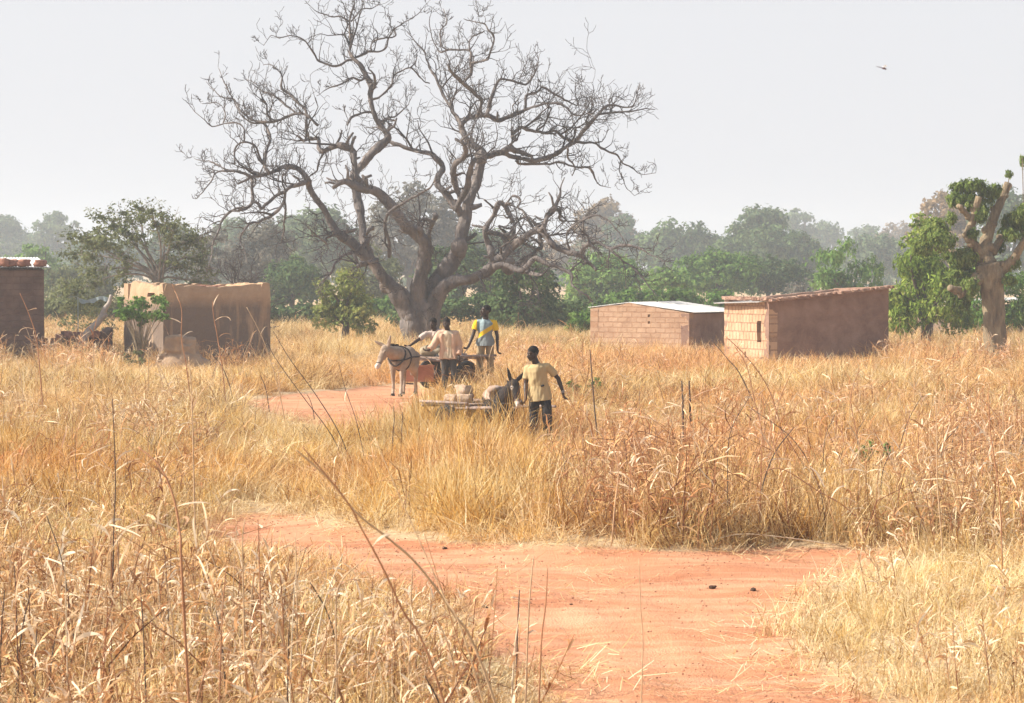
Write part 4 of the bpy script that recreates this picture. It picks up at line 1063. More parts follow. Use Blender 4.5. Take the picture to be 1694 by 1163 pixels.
T('leafy_bush', 380, 560, 500, 138, 'dark', 'dark thicket at the foot of the trees right of the tan hut', leaf=.18, seed=41, cat='thicket', trunk=False, nb=40, depth=.2)
T('leafy_bush', 530, 730, 484, 148, 'green', 'green thicket behind the foot of the great bare tree', leaf=.2, seed=60, cat='thicket', trunk=False, nb=44, depth=.2)
T('leafy_bush', 1000, 1215, 472, 152, 'green', 'green thicket directly behind the pale brick house', leaf=.2, seed=61, cat='thicket', trunk=False, nb=44, depth=.2)
T('leafy_bush', 50, 330, 486, 140, 'olive', 'olive thicket behind the ruined wall', leaf=.18, seed=42, cat='thicket', trunk=False, nb=50, depth=.2)
T('leafy_bush', 1190, 1720, 505, 150, 'dark', 'dark thicket behind the brown hut', leaf=.19, seed=43, cat='thicket', trunk=False, nb=90, depth=.12)

# feathery tree with pale bare branches behind the hut
rf = np.random.default_rng(77); FY = 112.; fs = FPX / FY
FT = empty('acacia_tree', ((245 - CX) / fs, FY, .15), 0, 'half bare olive tree with fanning pale branches right behind the tan hut', 'tree')
b = MB(); blobs = []; base = P(262, 560, FY)
for (px, py) in [(118, 420), (140, 395), (165, 360), (190, 372), (205, 352), (232, 345), (250, 350), (268, 358), (290, 372), (312, 398), (150, 450), (180, 410), (215, 390), (300, 440), (330, 425), (130, 480), (335, 470)]:
    e = np.array(P(px, py, FY + rf.uniform(-1.8, 1.8))); s0 = np.array(P(262 + rf.uniform(-8, 8), 468, FY)); md = s0 * .5 + e * .5 + np.array((0, 0, .25)) + rf.normal(0, .1, 3)
    ln = smooth_line([np.array(base), s0, md, e], 5); b.tube(ln, np.linspace(.075, .014, len(ln)), 6)
    for j in range(9, len(ln), 1):
        for _ in range(2):
            d = rf.normal(0, 1, 3) * (.8, .8, .5) + (0, 0, .7); d /= np.linalg.norm(d); L = rf.uniform(.4, .9)
            b.tube([ln[j], ln[j] + d * L * .5 + rf.normal(0, .05, 3), ln[j] + d * L], [.012, .009, .005], 4, cap=False)
    blobs.append((*e, .75, .7, .5)); blobs.append((*(md * .4 + e * .6), .7, .6, .5)); blobs.append((*(np.array(P(rf.uniform(105, 345), rf.uniform(470, 560), FY))), .8, .7, .6))
for _ in range(30): blobs.append((*np.array(P(rf.uniform(110, 350), rf.uniform(385, 500), FY + rf.uniform(-1.5, 1.5))), rf.uniform(.4, .8), .6, rf.uniform(.3, .6)))
V, Fa, _m = b.arrays(); link('trunk', mesh_np('trunk', V - np.array(FT.location), Fa, pmat('acacia_bark', [(.17, .145, .125), (.32, .28, .24)], 4), smooth=True), FT)
V, Fa, ti = leaves(rf, blobs, 17000, .125, fill=.7); link('crown', mesh_np('crown', V - np.array(FT.location), Fa, LM['olive'], ti), FT)

# bare grey thorny tree right of it
BG = empty('bare_tree', ((400 - CX) / (FPX / 118), 118, .15), 0, 'thin bare grey tree in the haze between the hut and the great tree', 'tree')
b = MB(); rq = np.random.default_rng(9)
def fork(p, d, L, r, dep):
    pts = [p]; 
    for i in range(4):
        d = d + rq.normal(0, .16, 3) + (0, 0, .04); d /= np.linalg.norm(d); pts.append(pts[-1] + d * L / 4)
    b.tube(pts, r * (1 - .45 * np.arange(5) / 4), 5 if r > .02 else 4, cap=False)
    if dep:
        for i in range(int(rq.integers(3, 5))):
            s_ = rq.normal(0, 1, 3); j = int(rq.integers(2, 5)); fork(pts[j], d + s_ * .55, L * rq.uniform(.6, .82), r * .55, dep - 1)
fork(np.array((0, 0, -.1)), np.array((-.1, 0, 1.)), 1.6, .13, 5)
b.build('trunk', M_twig, BG, True)

# lopped tree at the right edge
LY = G(1648, 604).y; ls = FPX / LY
LT = empty('lopped_tree', ((1648 - CX) / ls, LY, float(gz((1648 - CX) / ls, LY))), 0, 'lopped tree with thick knobbly trunk and leafy stumps at the right', 'tree')
b = MB(); blobs = []
def lp(pts, d0=0, d1=0):
    A = []
    for i, (px, py, dm) in enumerate(pts):
        q = P(px, py, LY + d0 + (d1 - d0) * i / (len(pts) - 1)); A.append((*q, dm / 2 / ls))
    B = smooth_line(A, 4); b.tube(B[:, :3], B[:, 3] * (.95 if pts[0][2] > 45 else .76), 12, jit=.09, rng=rf)
    if pts[0][2] < 40:
        for i in range(4, len(B), 3):
            if rf.random() < .75: blobs.append((*(B[i, :3] + rf.normal(0, .16, 3)), *([rf.uniform(.16, .30)] * 3)))
    for i in range(1, len(B), 2):
        if rf.random() < .8 and B[i, 3] < .27:
            o_ = rf.normal(0, 1, 3); o_ /= np.linalg.norm(o_); b.ell(B[i, :3] + o_ * B[i, 3] * .6, np.ones(3) * B[i, 3] * rf.uniform(.45, .75), None, 8, 6)
lp([(1650, 616, 50), (1649, 590, 42), (1646, 550, 39), (1644, 510, 38), (1640, 475, 42), (1638, 455, 48), (1634, 436, 46)])
lp([(1634, 440, 44), (1628, 415, 30), (1634, 388, 24), (1644, 358, 21), (1656, 330, 19), (1667, 303, 17)], 0, .3)
lp([(1625, 430, 26), (1612, 405, 20), (1600, 392, 18), (1608, 368, 18), (1614, 345, 17), (1619, 325, 14)], 0, -.4)
lp([(1605, 362, 14), (1594, 350, 12), (1584, 340, 11)], -.2, -.5)
lp([(1632, 458, 34), (1614, 466, 26), (1600, 478, 20), (1588, 488, 16)], 0, -.5); lp([(1600, 478, 16), (1584, 480, 16), (1571, 476, 15)], -.3, -.7)
lp([(1622, 436, 24), (1596, 426, 20), (1572, 418, 18), (1552, 412, 14), (1532, 406, 12)], .2, 1.0)
lp([(1646, 452, 28), (1662, 442, 24), (1676, 430, 20), (1688, 408, 16), (1700, 390, 12)], 0, -.4)
lp([(1640, 420, 18), (1652, 400, 16), (1660, 384, 12)], 0, .6); lp([(1570, 418, 12), (1566, 402, 10), (1564, 392, 7)], .6, .8)
V, Fa, _m = b.arrays(); link('trunk', mesh_np('trunk', V - np.array(LT.location), Fa, M_bark2, smooth=True), LT)
for (px, py, rx, ry) in [(1592, 312, 18, 13), (1580, 330, 14, 12), (1612, 306, 16, 10), (1632, 322, 15, 16), (1645, 315, 10, 12), (1600, 330, 12, 10), (1548, 378, 20, 14), (1560, 398, 20, 14), (1535, 392, 12, 12), (1604, 424, 18, 15), (1590, 440, 16, 14), (1582, 456, 12, 14), (1606, 456, 14, 12), (1622, 352, 12, 14),
                        (1676, 366, 18, 15), (1690, 352, 16, 14), (1672, 388, 14, 10), (1668, 462, 13, 8), (1655, 408, 9, 12), (1668, 288, 7, 6), (1691, 266, 6, 9), (1520, 410, 12, 10), (1700, 380, 14, 16), (1572, 488, 10, 10), (1594, 500, 10, 12), (1610, 330, 9, 8)]:
    q = P(px, py, LY + rf.uniform(-.5, .5)); blobs.append((*q, rx * 1.15 / ls, rx / ls, ry * 1.15 / ls))
LM['lop'] = leafmat('leaf_lop', [(.07, .10, .025), (.17, .24, .06), (.36, .42, .13)], .4)
V, Fa, ti = leaves(rf, blobs, 24000, .13, fill=.4, droop=.06)
link('crown', mesh_np('crown', V - np.array(LT.location), Fa, LM['lop'], ti), LT)
b = MB()
for (pts) in ([(1667, 304), (1668, 296), (1669, 286)], [(1690, 400), (1692, 340), (1690, 262)]):
    b.tube(smooth_line([np.array(P(x, y, LY)) - np.array(LT.location) for x, y in pts], 3), .014, 5)
b.build('shoot', M_bark2, LT)

# the wood at the end of the plain: one mass
rw = np.random.default_rng(55); bl = []
for i in range(150):
    X = -105 + i * 1.45 + rw.normal(0, .6); Yw = 400 + rw.uniform(-14, 14); r_ = rw.uniform(2.0, 3.4); bl.append((X, Yw, rw.uniform(1.0, 4.6), r_, r_, r_ * .8))
    bl.append((X, Yw, .8, 2.4, 2., 1.5))
V, Fa, ti = leaves(rw, bl, 60000, .6, fill=.3)
tag(link('far_wood', mesh_np('far_wood', V, Fa, LM['far'], ti)), 'hazy wood closing the plain under the taller trees', 'wood', kind='stuff')
# shrubs near the huts and in the grass
def shrub(name, px, py, w_px, h_px, top_px, pal, label, n, leaf, seed, sticks=9, cat='shrub', at=None):
    g = G(px, py) if at is None else at
    s = FPX / g.y; rng = np.random.default_rng(seed); o = empty(name, g, 0, label, cat); W = w_px / s; zt = (py - top_px) / s; Hh = h_px / s
    bl = []; b = MB()
    for i in range(sticks):
        a_ = rng.uniform(0, 6.28); e = np.array((W * rng.uniform(-.46, .46), math.sin(a_) * W * .3, zt - Hh * rng.uniform(.1, .95)))
        b.tube(smooth_line([(0, 0, -.05), (e[0] * .3, e[1] * .3, e[2] * .5), e], 4), np.linspace(.016, .005, 13)[:13], 5, cap=False)
        bl.append((*e, W * rng.uniform(.08, .16), W * .14, Hh * rng.uniform(.12, .24)))
    V, Fa, ti = leaves(rng, bl, n, leaf, fill=.5); link('crown', mesh_np('crown', V, Fa, LM[pal], ti), o); b.build('stem', M_bark2, o, True)
    return o
gs = G(232, 612)
shrub('leafy_shrub', 232, 612, 92, 52, 484, 'green', 'green shrub in front of the sunlit wall of the tan hut', 4200, .10, 3, 26)
shrub('leafy_shrub', 212, 612, 56, 22, 578, 'olive', 'small low green shrub at the foot of the tan hut', 400, .09, 4, 7)
shrub('leafy_shrub', 1448, 830, 70, 36, 728, 'green', 'small dark green leafy shrub in the dry stalks at the right', 420, .07, 5, 9)
shrub('leafy_shrub', 965, 662, 60, 34, 626, 'green', 'low green weed to the right of the man in the beige shirt', 500, .06, 6, 9)
shrub('leafy_shrub', 835, 648, 36, 26, 618, 'olive', 'small olive weed in the grass below the boy', 260, .05, 7, 6)
# ------------------------------------------------------------------ people
M_skin = pmat('dark_skin', [(.034, .019, .013), (.058, .033, .022)], 8, .45, .15, .003)
M_hair = pmat('black_hair', [(.008, .007, .006), (.016, .013, .012)], 40, .95, .8, .004)
M_eye = pmat('eye_white', [(.22, .20, .18), (.28, .25, .23)], 5, .3, 0)
def cloth(name, cols, sc_=6, stretch=(1, 1, .3)):
    return pmat(name, cols, sc_, .95, .5, .01, stretch)
M_beige = cloth('beige_polo', [(.40, .30, .155), (.52, .40, .215)])
M_black = cloth('black_trousers', [(.018, .017, .018), (.035, .033, .034)])
M_khaki = cloth('khaki_trousers', [(.26, .185, .10), (.38, .28, .165)])
M_grey = cloth('dark_grey_trousers', [(.04, .038, .038), (.09, .085, .08)])
M_pink = cloth('pink_overshirt', [(.47, .29, .20), (.60, .42, .30)])
M_cream = cloth('cream_shirt', [(.50, .40, .27), (.62, .52, .38)])
M_white = cloth('offwhite_shirt', [(.46, .36, .30), (.60, .49, .42)])
m, t, o = newmat('grey_yellow_shirt')
c = coord(t); sx = t.nodes.new('ShaderNodeSeparateXYZ'); t.links.new(c, sx.inputs[0])
def mth(t, op, a, b=None, c_=None):
    n = t.nodes.new('ShaderNodeMath'); n.operation = op
    for i, v in enumerate((a, b, c_)):
        if v is None: continue
        if hasattr(v, 'links'): t.links.new(v, n.inputs[i])
        else: n.inputs[i].default_value = v
    return n.outputs[0]
dg_ = mth(t, 'MULTIPLY_ADD', sx.outputs[0], -.62, sx.outputs[2])              # z - .62 x : constant along the rising stripe
st_ = mth(t, 'LESS_THAN', mth(t, 'ABSOLUTE', mth(t, 'SUBTRACT', dg_, 1.30)), .052)
up_ = mth(t, 'GREATER_THAN', mth(t, 'ABSOLUTE', mth(t, 'SUBTRACT', sx.outputs[0], -.01)), .175)
ri_ = mth(t, 'GREATER_THAN', mth(t, 'ADD', sx.outputs[0], mth(t, 'MULTIPLY', sx.outputs[2], .9)), 1.50)
yel = mth(t, 'MAXIMUM', st_, mth(t, 'MAXIMUM', ri_, mth(t, 'MULTIPLY', up_, mth(t, 'GREATER_THAN', sx.outputs[2], 1.2))))
nn_ = noi(t, c, 5, 4)
blu = ramp(t, nn_, [(.3, (.20, .27, .29)), (.7, (.30, .38, .40))]); lob = mth(t, 'LESS_THAN', dg_, 1.30)
blu = mix(t, lob, blu, (.21, .235, .24))
col = mix(t, yel, blu, (.72, .46, .02))
bsdf(t, o, col, .9, bump(t, noi(t, c, 9, 3), .4, .01)); M_boy = m

def V3(*a): return Vector(a)
def base_joints():
    return dict(hd=V3(0, -.02, 1.625), hyaw=0, hpit=0, nk=V3(0, 0, 1.45), pel=V3(0, 0, .93),
                shR=V3(-.168, 0, 1.395), shL=V3(.168, 0, 1.395), elR=V3(-.23, .02, 1.13), elL=V3(.23, .02, 1.13), wrR=V3(-.25, -.05, .88), wrL=V3(.25, -.05, .88),
                hdR=V3(-.02, -.25, -1), hdL=V3(.02, -.25, -1), hipR=V3(-.09, 0, .90), hipL=V3(.09, 0, .90), knR=V3(-.10, -.02, .49), knL=V3(.10, -.02, .49),
                anR=V3(-.105, .02, .085), anL=V3(.105, .02, .085), ftR=V3(-.1, -1, 0), ftL=V3(.1, -1, 0), curl=.45)
def make_person(label, loc, rz, H, J, shirt, trou, hem=.86, leg=(.11, 1.0), sleeve=.62, jacket=None, group=None, hair_r=1.0, slim=1.0, belt=None, bracelet=False, untuck=.02):
    J = {**base_joints(), **J}; k = H / 1.75
    for q in J:
        if isinstance(J[q], Vector) and q not in ('hdR', 'hdL', 'ftR', 'ftL'): J[q] = J[q] * k
    o = empty('person', loc, rz, label, 'person', group)
    # body
    b = MB(); ax = (J['nk'] - J['pel']); L = ax.length; az = ax / L; sr = (J['shL'] - J['shR']); sr.normalize(); sr = (sr - az * sr.dot(az)).normalized()
    hr = (J['hipL'] - J['hipR']).normalized(); hr = (hr - az * hr.dot(az)).normalized()
    def tor(infl=0., secs=((-.06, .14, .10), (.0, .155, .11), (.25, .135, .098), (.45, .145, .105), (.72, .165, .115), (.86, .145, .090), (.96, .075, .060)), back=0):
        out = []
        for (u, rx, ry) in secs:
            a_ = hr.lerp(sr, min(max(u, 0), 1)).normalized(); f_ = az.cross(a_)
            out.append((J['pel'] + ax * u + f_ * back, a_, f_, (rx * slim + infl) * k, (ry * slim + infl) * k))
        return out
    b.loft(tor())
    Mh = Matrix.Rotation(J['hyaw'], 3, 'Z') @ Matrix.Rotation(J['hpit'], 3, 'X')
    def hp(x, y, z): return J['hd'] + Mh @ (Vector((x, y, z)) * k)
    b.cap(J['nk'] - az * .03 * k, .066 * k, hp(0, .015, -.05), .056 * k)
    b.ell(hp(0, .018, .022), np.array((.076, .097, .098)) * k, Mh, 20, 14)
    b.ell(hp(0, -.028, -.035), np.array((.060, .064, .078)) * k, Mh, 18, 12)
    b.ell(hp(0, -.058, -.088), np.array((.028, .026, .024)) * k, Mh, 10, 8)
    b.cap(hp(-.052, .0, -.06), .022 * k, hp(-.015, -.06, -.095), .02 * k); b.cap(hp(.052, .0, -.06), .022 * k, hp(.015, -.06, -.095), .02 * k)
    b.cap(hp(0, -.084, .0), .010 * k, hp(0, -.104, -.032), .016 * k); b.ell(hp(0, -.094, -.036), np.array((.024, .014, .012)) * k, Mh, 10, 6)
    b.ell(hp(0, -.087, -.060), np.array((.027, .014, .009)) * k, Mh, 10, 6); b.ell(hp(0, -.084, -.072), np.array((.024, .014, .009)) * k, Mh, 10, 6)
    b.ell(hp(0, -.074, .024), np.array((.052, .018, .011)) * k, Mh, 10, 6)
    for s_ in (-1, 1): b.ell(hp(s_ * .078, .015, -.012), np.array((.011, .020, .033)) * k, Mh, 10, 8)
    for S in 'RL':
        sh, el, wr = J['sh' + S], J['el' + S], J['wr' + S]; sg = -1 if S == 'R' else 1
        b.ell(sh, np.array((.050, .050, .050)) * k * slim, None, 12, 8)
        m1 = sh.lerp(el, .45); m2 = el.lerp(wr, .35)
        b.chain([sh, m1, el, m2, wr], [.049 * k * slim, .046 * k * slim, .038 * k, .042 * k * slim, .026 * k])
        # hand
        hd = J['hd' + S].normalized(); side = Vector((0, 1, 0)) if abs(hd.y) < .8 else Vector((1, 0, 0))
        side = (side - hd * side.dot(hd)).normalized(); pn = hd.cross(side) * -sg; 
        pc = wr + hd * .048 * k; Mp = Matrix((side, pn, hd)).transposed()
        b.ell(pc, np.array((.040, .017, .050)) * k, Mp, 12, 8); b.cap(wr, .026 * k, wr + hd * .03 * k, .026 * k)
        for fi, (ofs, ln) in enumerate(((-.030, .070), (-.010, .080), (.010, .075), (.029, .060))):
            p0 = wr + (hd * .088 + side * ofs * -1) * k; d_ = hd.copy(); pts = [wr + (hd * .06 + side * ofs * -.9) * k, p0]; c_ = J['curl'] * (1 + .12 * fi)
            for q in range(3):
                d_ = (d_ * math.cos(c_) + pn * -math.sin(c_)).normalized(); p0 = p0 + d_ * ln * k * (.42, .32, .26)[q]; pts.append(p0)
            b.chain(pts, [.010 * k, .0098 * k, .009 * k, .0085 * k, .0075 * k], 8)
        t0 = wr + (hd * .03 + side * .028) * k; d_ = (hd * .6 + side * .75 - pn * .35).normalized(); t1 = t0 + d_ * .036 * k; d2 = (hd * .9 + side * .2 - pn * .4).normalized()
        b.chain([t0, t1, t1 + d2 * .034 * k, t1 + (d2 - pn * .3) * .058 * k], [.014 * k, .0115 * k, .010 * k, .008 * k], 8)
        # leg and foot
        hi, kn, an, ft = J['hip' + S], J['kn' + S], J['an' + S], J['ft' + S].normalized()
        b.chain([hi, hi.lerp(kn, .5), kn, kn.lerp(an, .35), kn.lerp(an, .75), an], [.088 * k * slim, .075 * k * slim, .053 * k, .055 * k * slim, .038 * k, .034 * k])
        b.cap(an + V3(0, 0, -.035 * k) - ft * .03 * k, .036 * k, an + V3(0, 0, -.045 * k) + ft * .07 * k, .032 * k); b.cap(an + V3(0, 0, -.055 * k) + ft * .06 * k, .032 * k, an + V3(0, 0, -.06 * k) + ft * .15 * k, .02 * k)
    remesh(b, 'body', .0058, M_skin, 2, None, o)
    # eyes and hair
    for s_ in (-1, 1):
        e = MB(); e.ell(hp(s_ * .029, -.080, .004), np.array((.013, .009, .006)) * k, Mh, 8, 6); e.build('eye', M_eye, o, True)
    h = MB(); h.ell(hp(0, .026, .034), np.array((.082, .100, .096)) * k * hair_r, Mh, 20, 14); V, Fa, _m = h.arrays()
    inv = np.array(Mh.inverted()); lc = (V - np.array(J['hd'])) @ inv.T / k
    cut = lc[:, 2] < (.040 - .55 * (lc[:, 1] + .06).clip(0, .12))
    V[cut] = (V[cut] - np.array(hp(0, .02, .02))) * .86 + np.array(hp(0, .02, .02))
    h2 = MB(); h2.add(V, Fa); h2.build('hair', M_hair, o, True)
    # trousers
    def wrin(amp, f=14): return lambda c_: amp * (noise.noise(Vector((c_[0] * f, c_[1] * f, c_[2] * f * .45))) + .7 * noise.noise(Vector((c_[0] * f * 2.3, c_[1] * f * 2.3, c_[2] * f))))
    tb = MB(); tb.loft([(c_, a_, f_, rx, ry) for c_, a_, f_, rx, ry in tor(.010, ((-.06, .14, .10), (.0, .15, .105), (.12, .132, .094)))])
    for S in 'RL':
        hi, kn, an = J['hip' + S], J['kn' + S], J['an' + S]; end = kn.lerp(an, leg[1])
        tb.cap(hi, .103 * k * slim, kn, .080 * k * slim); kk = kn
        d_ = (end - kn); 
        if d_.length > .01:
            dn = d_.normalized(); a_ = dn.cross(V3(0, 1, 0.01)).normalized(); f_ = dn.cross(a_)
            tb.loft([(kn - dn * .02, a_, f_, .070 * k, .072 * k), (kn.lerp(end, .5), a_, f_, .074 * k, .078 * k), (end, a_, f_, (leg[0] - .03) * k, (leg[0] - .02) * k)], 14)
    remesh(tb, 'trousers', .011, trou, 1, wrin(.012, 12), o)
    # shirt
    def shirt_mb(infl, low, slv, gap=False):
        s = MB(); u0 = (low * k - J['pel'].z) / (L * max(az.z, .4))
        secs = ((u0, .176 + untuck, .136 + untuck), (u0 + .14, .160 + untuck * .8, .120 + untuck), (.28, .150, .110), (.5, .158, .116), (.75, .172, .122), (.88, .158, .108), (.96, .10, .082), (1.0, .075, .070))
        if not gap: s.loft(tor(infl, secs), 28)
        else:
            fr = az.cross(sr)
            s.loft(tor(infl * .6, secs, back=.020), 28)
            for sg in (-1, 1):
                s.loft([(J['pel'] + ax * u + sr * sg * rx * .78 * k - fr * (ry * .45) * k, sr, fr, .060 * k, .075 * k) for u, rx, ry in secs[:-2]], 16)
        if not gap:                                      # the hem hangs over the hips
            for S in 'RL':
                hc = J['hip' + S].copy(); hc.z = max(hc.z, (low + .085) * k); s.cap(hc, .121 * k * slim, J['pel'] + (hc - J['pel']) * .5 + V3(0, 0, .12 * k), .125 * k * slim)
        for S in 'RL':
            sh, el, wr = J['sh' + S], J['el' + S], J['wr' + S]
            path = [J['nk'].lerp(sh, .45) - az * .035 * k, sh]
            s.cap(path[0], (.058 + infl) * k, sh - az * .010 * k, (.059 + infl) * k * slim)
            a1 = sh.lerp(el, min(slv, 1)); dn = (el - sh).normalized(); a_ = dn.cross(V3(0.02, 1, 0)).normalized(); f_ = dn.cross(a_)
            s.loft([(sh - dn * .01, a_, f_, (.056 + infl) * k, (.058 + infl) * k), (sh.lerp(a1, .5), a_, f_, (.057 + infl) * k, (.060 + infl) * k), (a1, a_, f_, (.058 + infl) * k, (.062 + infl) * k)], 16)
            if slv > 1:
                s.cap(a1, (.056 + infl) * k, el, (.050 + infl) * k); e1 = el.lerp(wr, slv - 1); dn = (wr - el).normalized(); a_ = dn.cross(V3(0.02, 1, .1)).normalized(); f_ = dn.cross(a_)
                s.loft([(el, a_, f_, (.050 + infl) * k, (.050 + infl) * k), (e1, a_, f_, (.046 + infl) * k, (.05 + infl) * k)], 14)
        return s
    s = shirt_mb(.008, hem, sleeve)
    fr = az.cross(sr)
    for sg in (-1, 1):                                    # collar
        s.cap(J['nk'] + az * .015 * k + sr * sg * .058 * k + fr * .03 * k, .016 * k, J['nk'] - az * .03 * k + sr * sg * .03 * k - fr * .075 * k, .014 * k)
    s.cap(J['nk'] + az * .02 * k + sr * .05 * k + fr * .04 * k, .015 * k, J['nk'] + az * .02 * k - sr * .05 * k + fr * .04 * k, .015 * k)
    remesh(s, 'shirt', .009, shirt, 1, wrin(.013, 10), o)
    if jacket: remesh(shirt_mb(.026, hem - .02, 1.85, True), 'overshirt', .010, jacket, 1, wrin(.016, 9), o)
    if belt:
        bb = MB(); bb.loft([(c_, a_, f_, rx, ry) for c_, a_, f_, rx, ry in tor(.022, ((-.05, .165, .12), (.03, .16, .115)))], 24); bb.build('belt', belt, o, True)
    if bracelet:
        bb = MB(); wr = J['wrL']; el = J['elL']; d_ = (wr - el).normalized(); bb.cap(wr - d_ * .018 * k, .030 * k, wr - d_ * .004 * k, .030 * k); bb.build('bracelet', M_eye, o, True)
    return o, J
def ground_at(px, Y):
    x = (px - CX) / FPX * Y; return Vector((x, Y, float(gz(x, Y)) + .01))
def hgt(g, top):                                         # height of a figure whose head top is at photo row top
    return CH - (top - HOR) / FPX * g.y - g.z
m1 = ground_at(893, 51.6); H1 = hgt(m1, 571)
P1, J1 = make_person('man in a beige polo shirt and black trousers walking beside the dark donkey', m1, 0, H1,
    dict(hd=V3(-.125, -.05, 1.61), hyaw=R(-58), hpit=R(12), nk=V3(-.06, -.01, 1.44), shR=V3(-.205, .05, 1.36), shL=V3(.118, -.03, 1.40), elR=V3(-.235, .02, 1.10), wrR=V3(-.235, -.12, .86), hdR=V3(-.25, -.5, -.7),
         elL=V3(.31, .05, 1.19), wrL=V3(.39, -.02, .96), hdL=V3(.08, -.1, -1), knR=V3(-.10, -.06, .49), anR=V3(-.12, -.10, .085), knL=V3(.13, -.13, .51), anL=V3(.13, .16, .18), curl=.75, ftL=V3(.1, -1, -.25)),
    M_beige, M_black, hem=.82, sleeve=.70, bracelet=True)
b = MB(); kk = H1 / 1.75; b.ell((.045 * kk, -.128 * kk, 1.075 * kk), (.034, .022, .018), Matrix.Rotation(R(-15), 3, 'Y'), 12, 8); b.build('torn_hole', M_black, P1, True)
m4 = ground_at(803, 67.0); H4 = hgt(m4, 504)
P4, J4 = make_person('boy in a grey blue shirt with yellow sleeves and diagonal stripe standing behind the cart', m4, 0, H4,
    dict(hd=V3(0.0, -.02, 1.625), hyaw=R(-62), hpit=R(-6), elR=V3(-.25, -.02, 1.14), wrR=V3(-.33, -.14, .93), hdR=V3(-.5, -.3, -.8), elL=V3(.24, .03, 1.12), wrL=V3(.25, -.02, .86), curl=.8,
         knR=V3(-.115, -.06, .49), knL=V3(.11, -.01, .49)), M_boy, M_khaki, hem=.90, sleeve=.62, slim=.88)
m3 = ground_at(741, 64.6); H3 = hgt(m3, 525)
P3, J3 = make_person('man in an open pink overshirt and cream shirt standing in front of the far cart', m3, 0, H3,
    dict(hd=V3(-.035, -.04, 1.615), hyaw=R(-12), hpit=R(10), elR=V3(-.30, -.05, 1.16), wrR=V3(-.42, -.16, 1.02), hdR=V3(-.8, -.2, -.1), elL=V3(.25, .02, 1.12), wrL=V3(.24, -.10, .88), hdL=V3(-.1, -.3, -.9), curl=.7,
         knL=V3(.14, -.05, .49), knR=V3(-.06, -.03, .49)), M_cream, M_grey, hem=.84, sleeve=.6, jacket=M_pink)
m2 = ground_at(731, 66.9); H2 = 1.70
P2, J2 = make_person('man in an off white shirt leaning over from the far cart towards the pale donkey', m2, 0, H2,
    dict(pel=V3(.04, .05, .90), hd=V3(-.20, -.14, 1.51), hyaw=R(-25), hpit=R(14), nk=V3(-.165, -.07, 1.35), shR=V3(-.35, -.10, 1.27), shL=V3(.02, .0, 1.33), elR=V3(-.53, -.30, 1.14), wrR=V3(-.70, -.52, 1.02), hdR=V3(-.8, -.5, -.25),
         elL=V3(.13, -.06, 1.08), wrL=V3(.05, -.22, .92), hipR=V3(-.05, .05, .86), hipL=V3(.13, .05, .86), knR=V3(-.10, -.32, .74), knL=V3(.12, -.34, .74), anR=V3(-.10, -.36, .34), anL=V3(.12, -.38, .34)),
    M_white, M_grey, hem=.84, sleeve=.85, slim=.95)

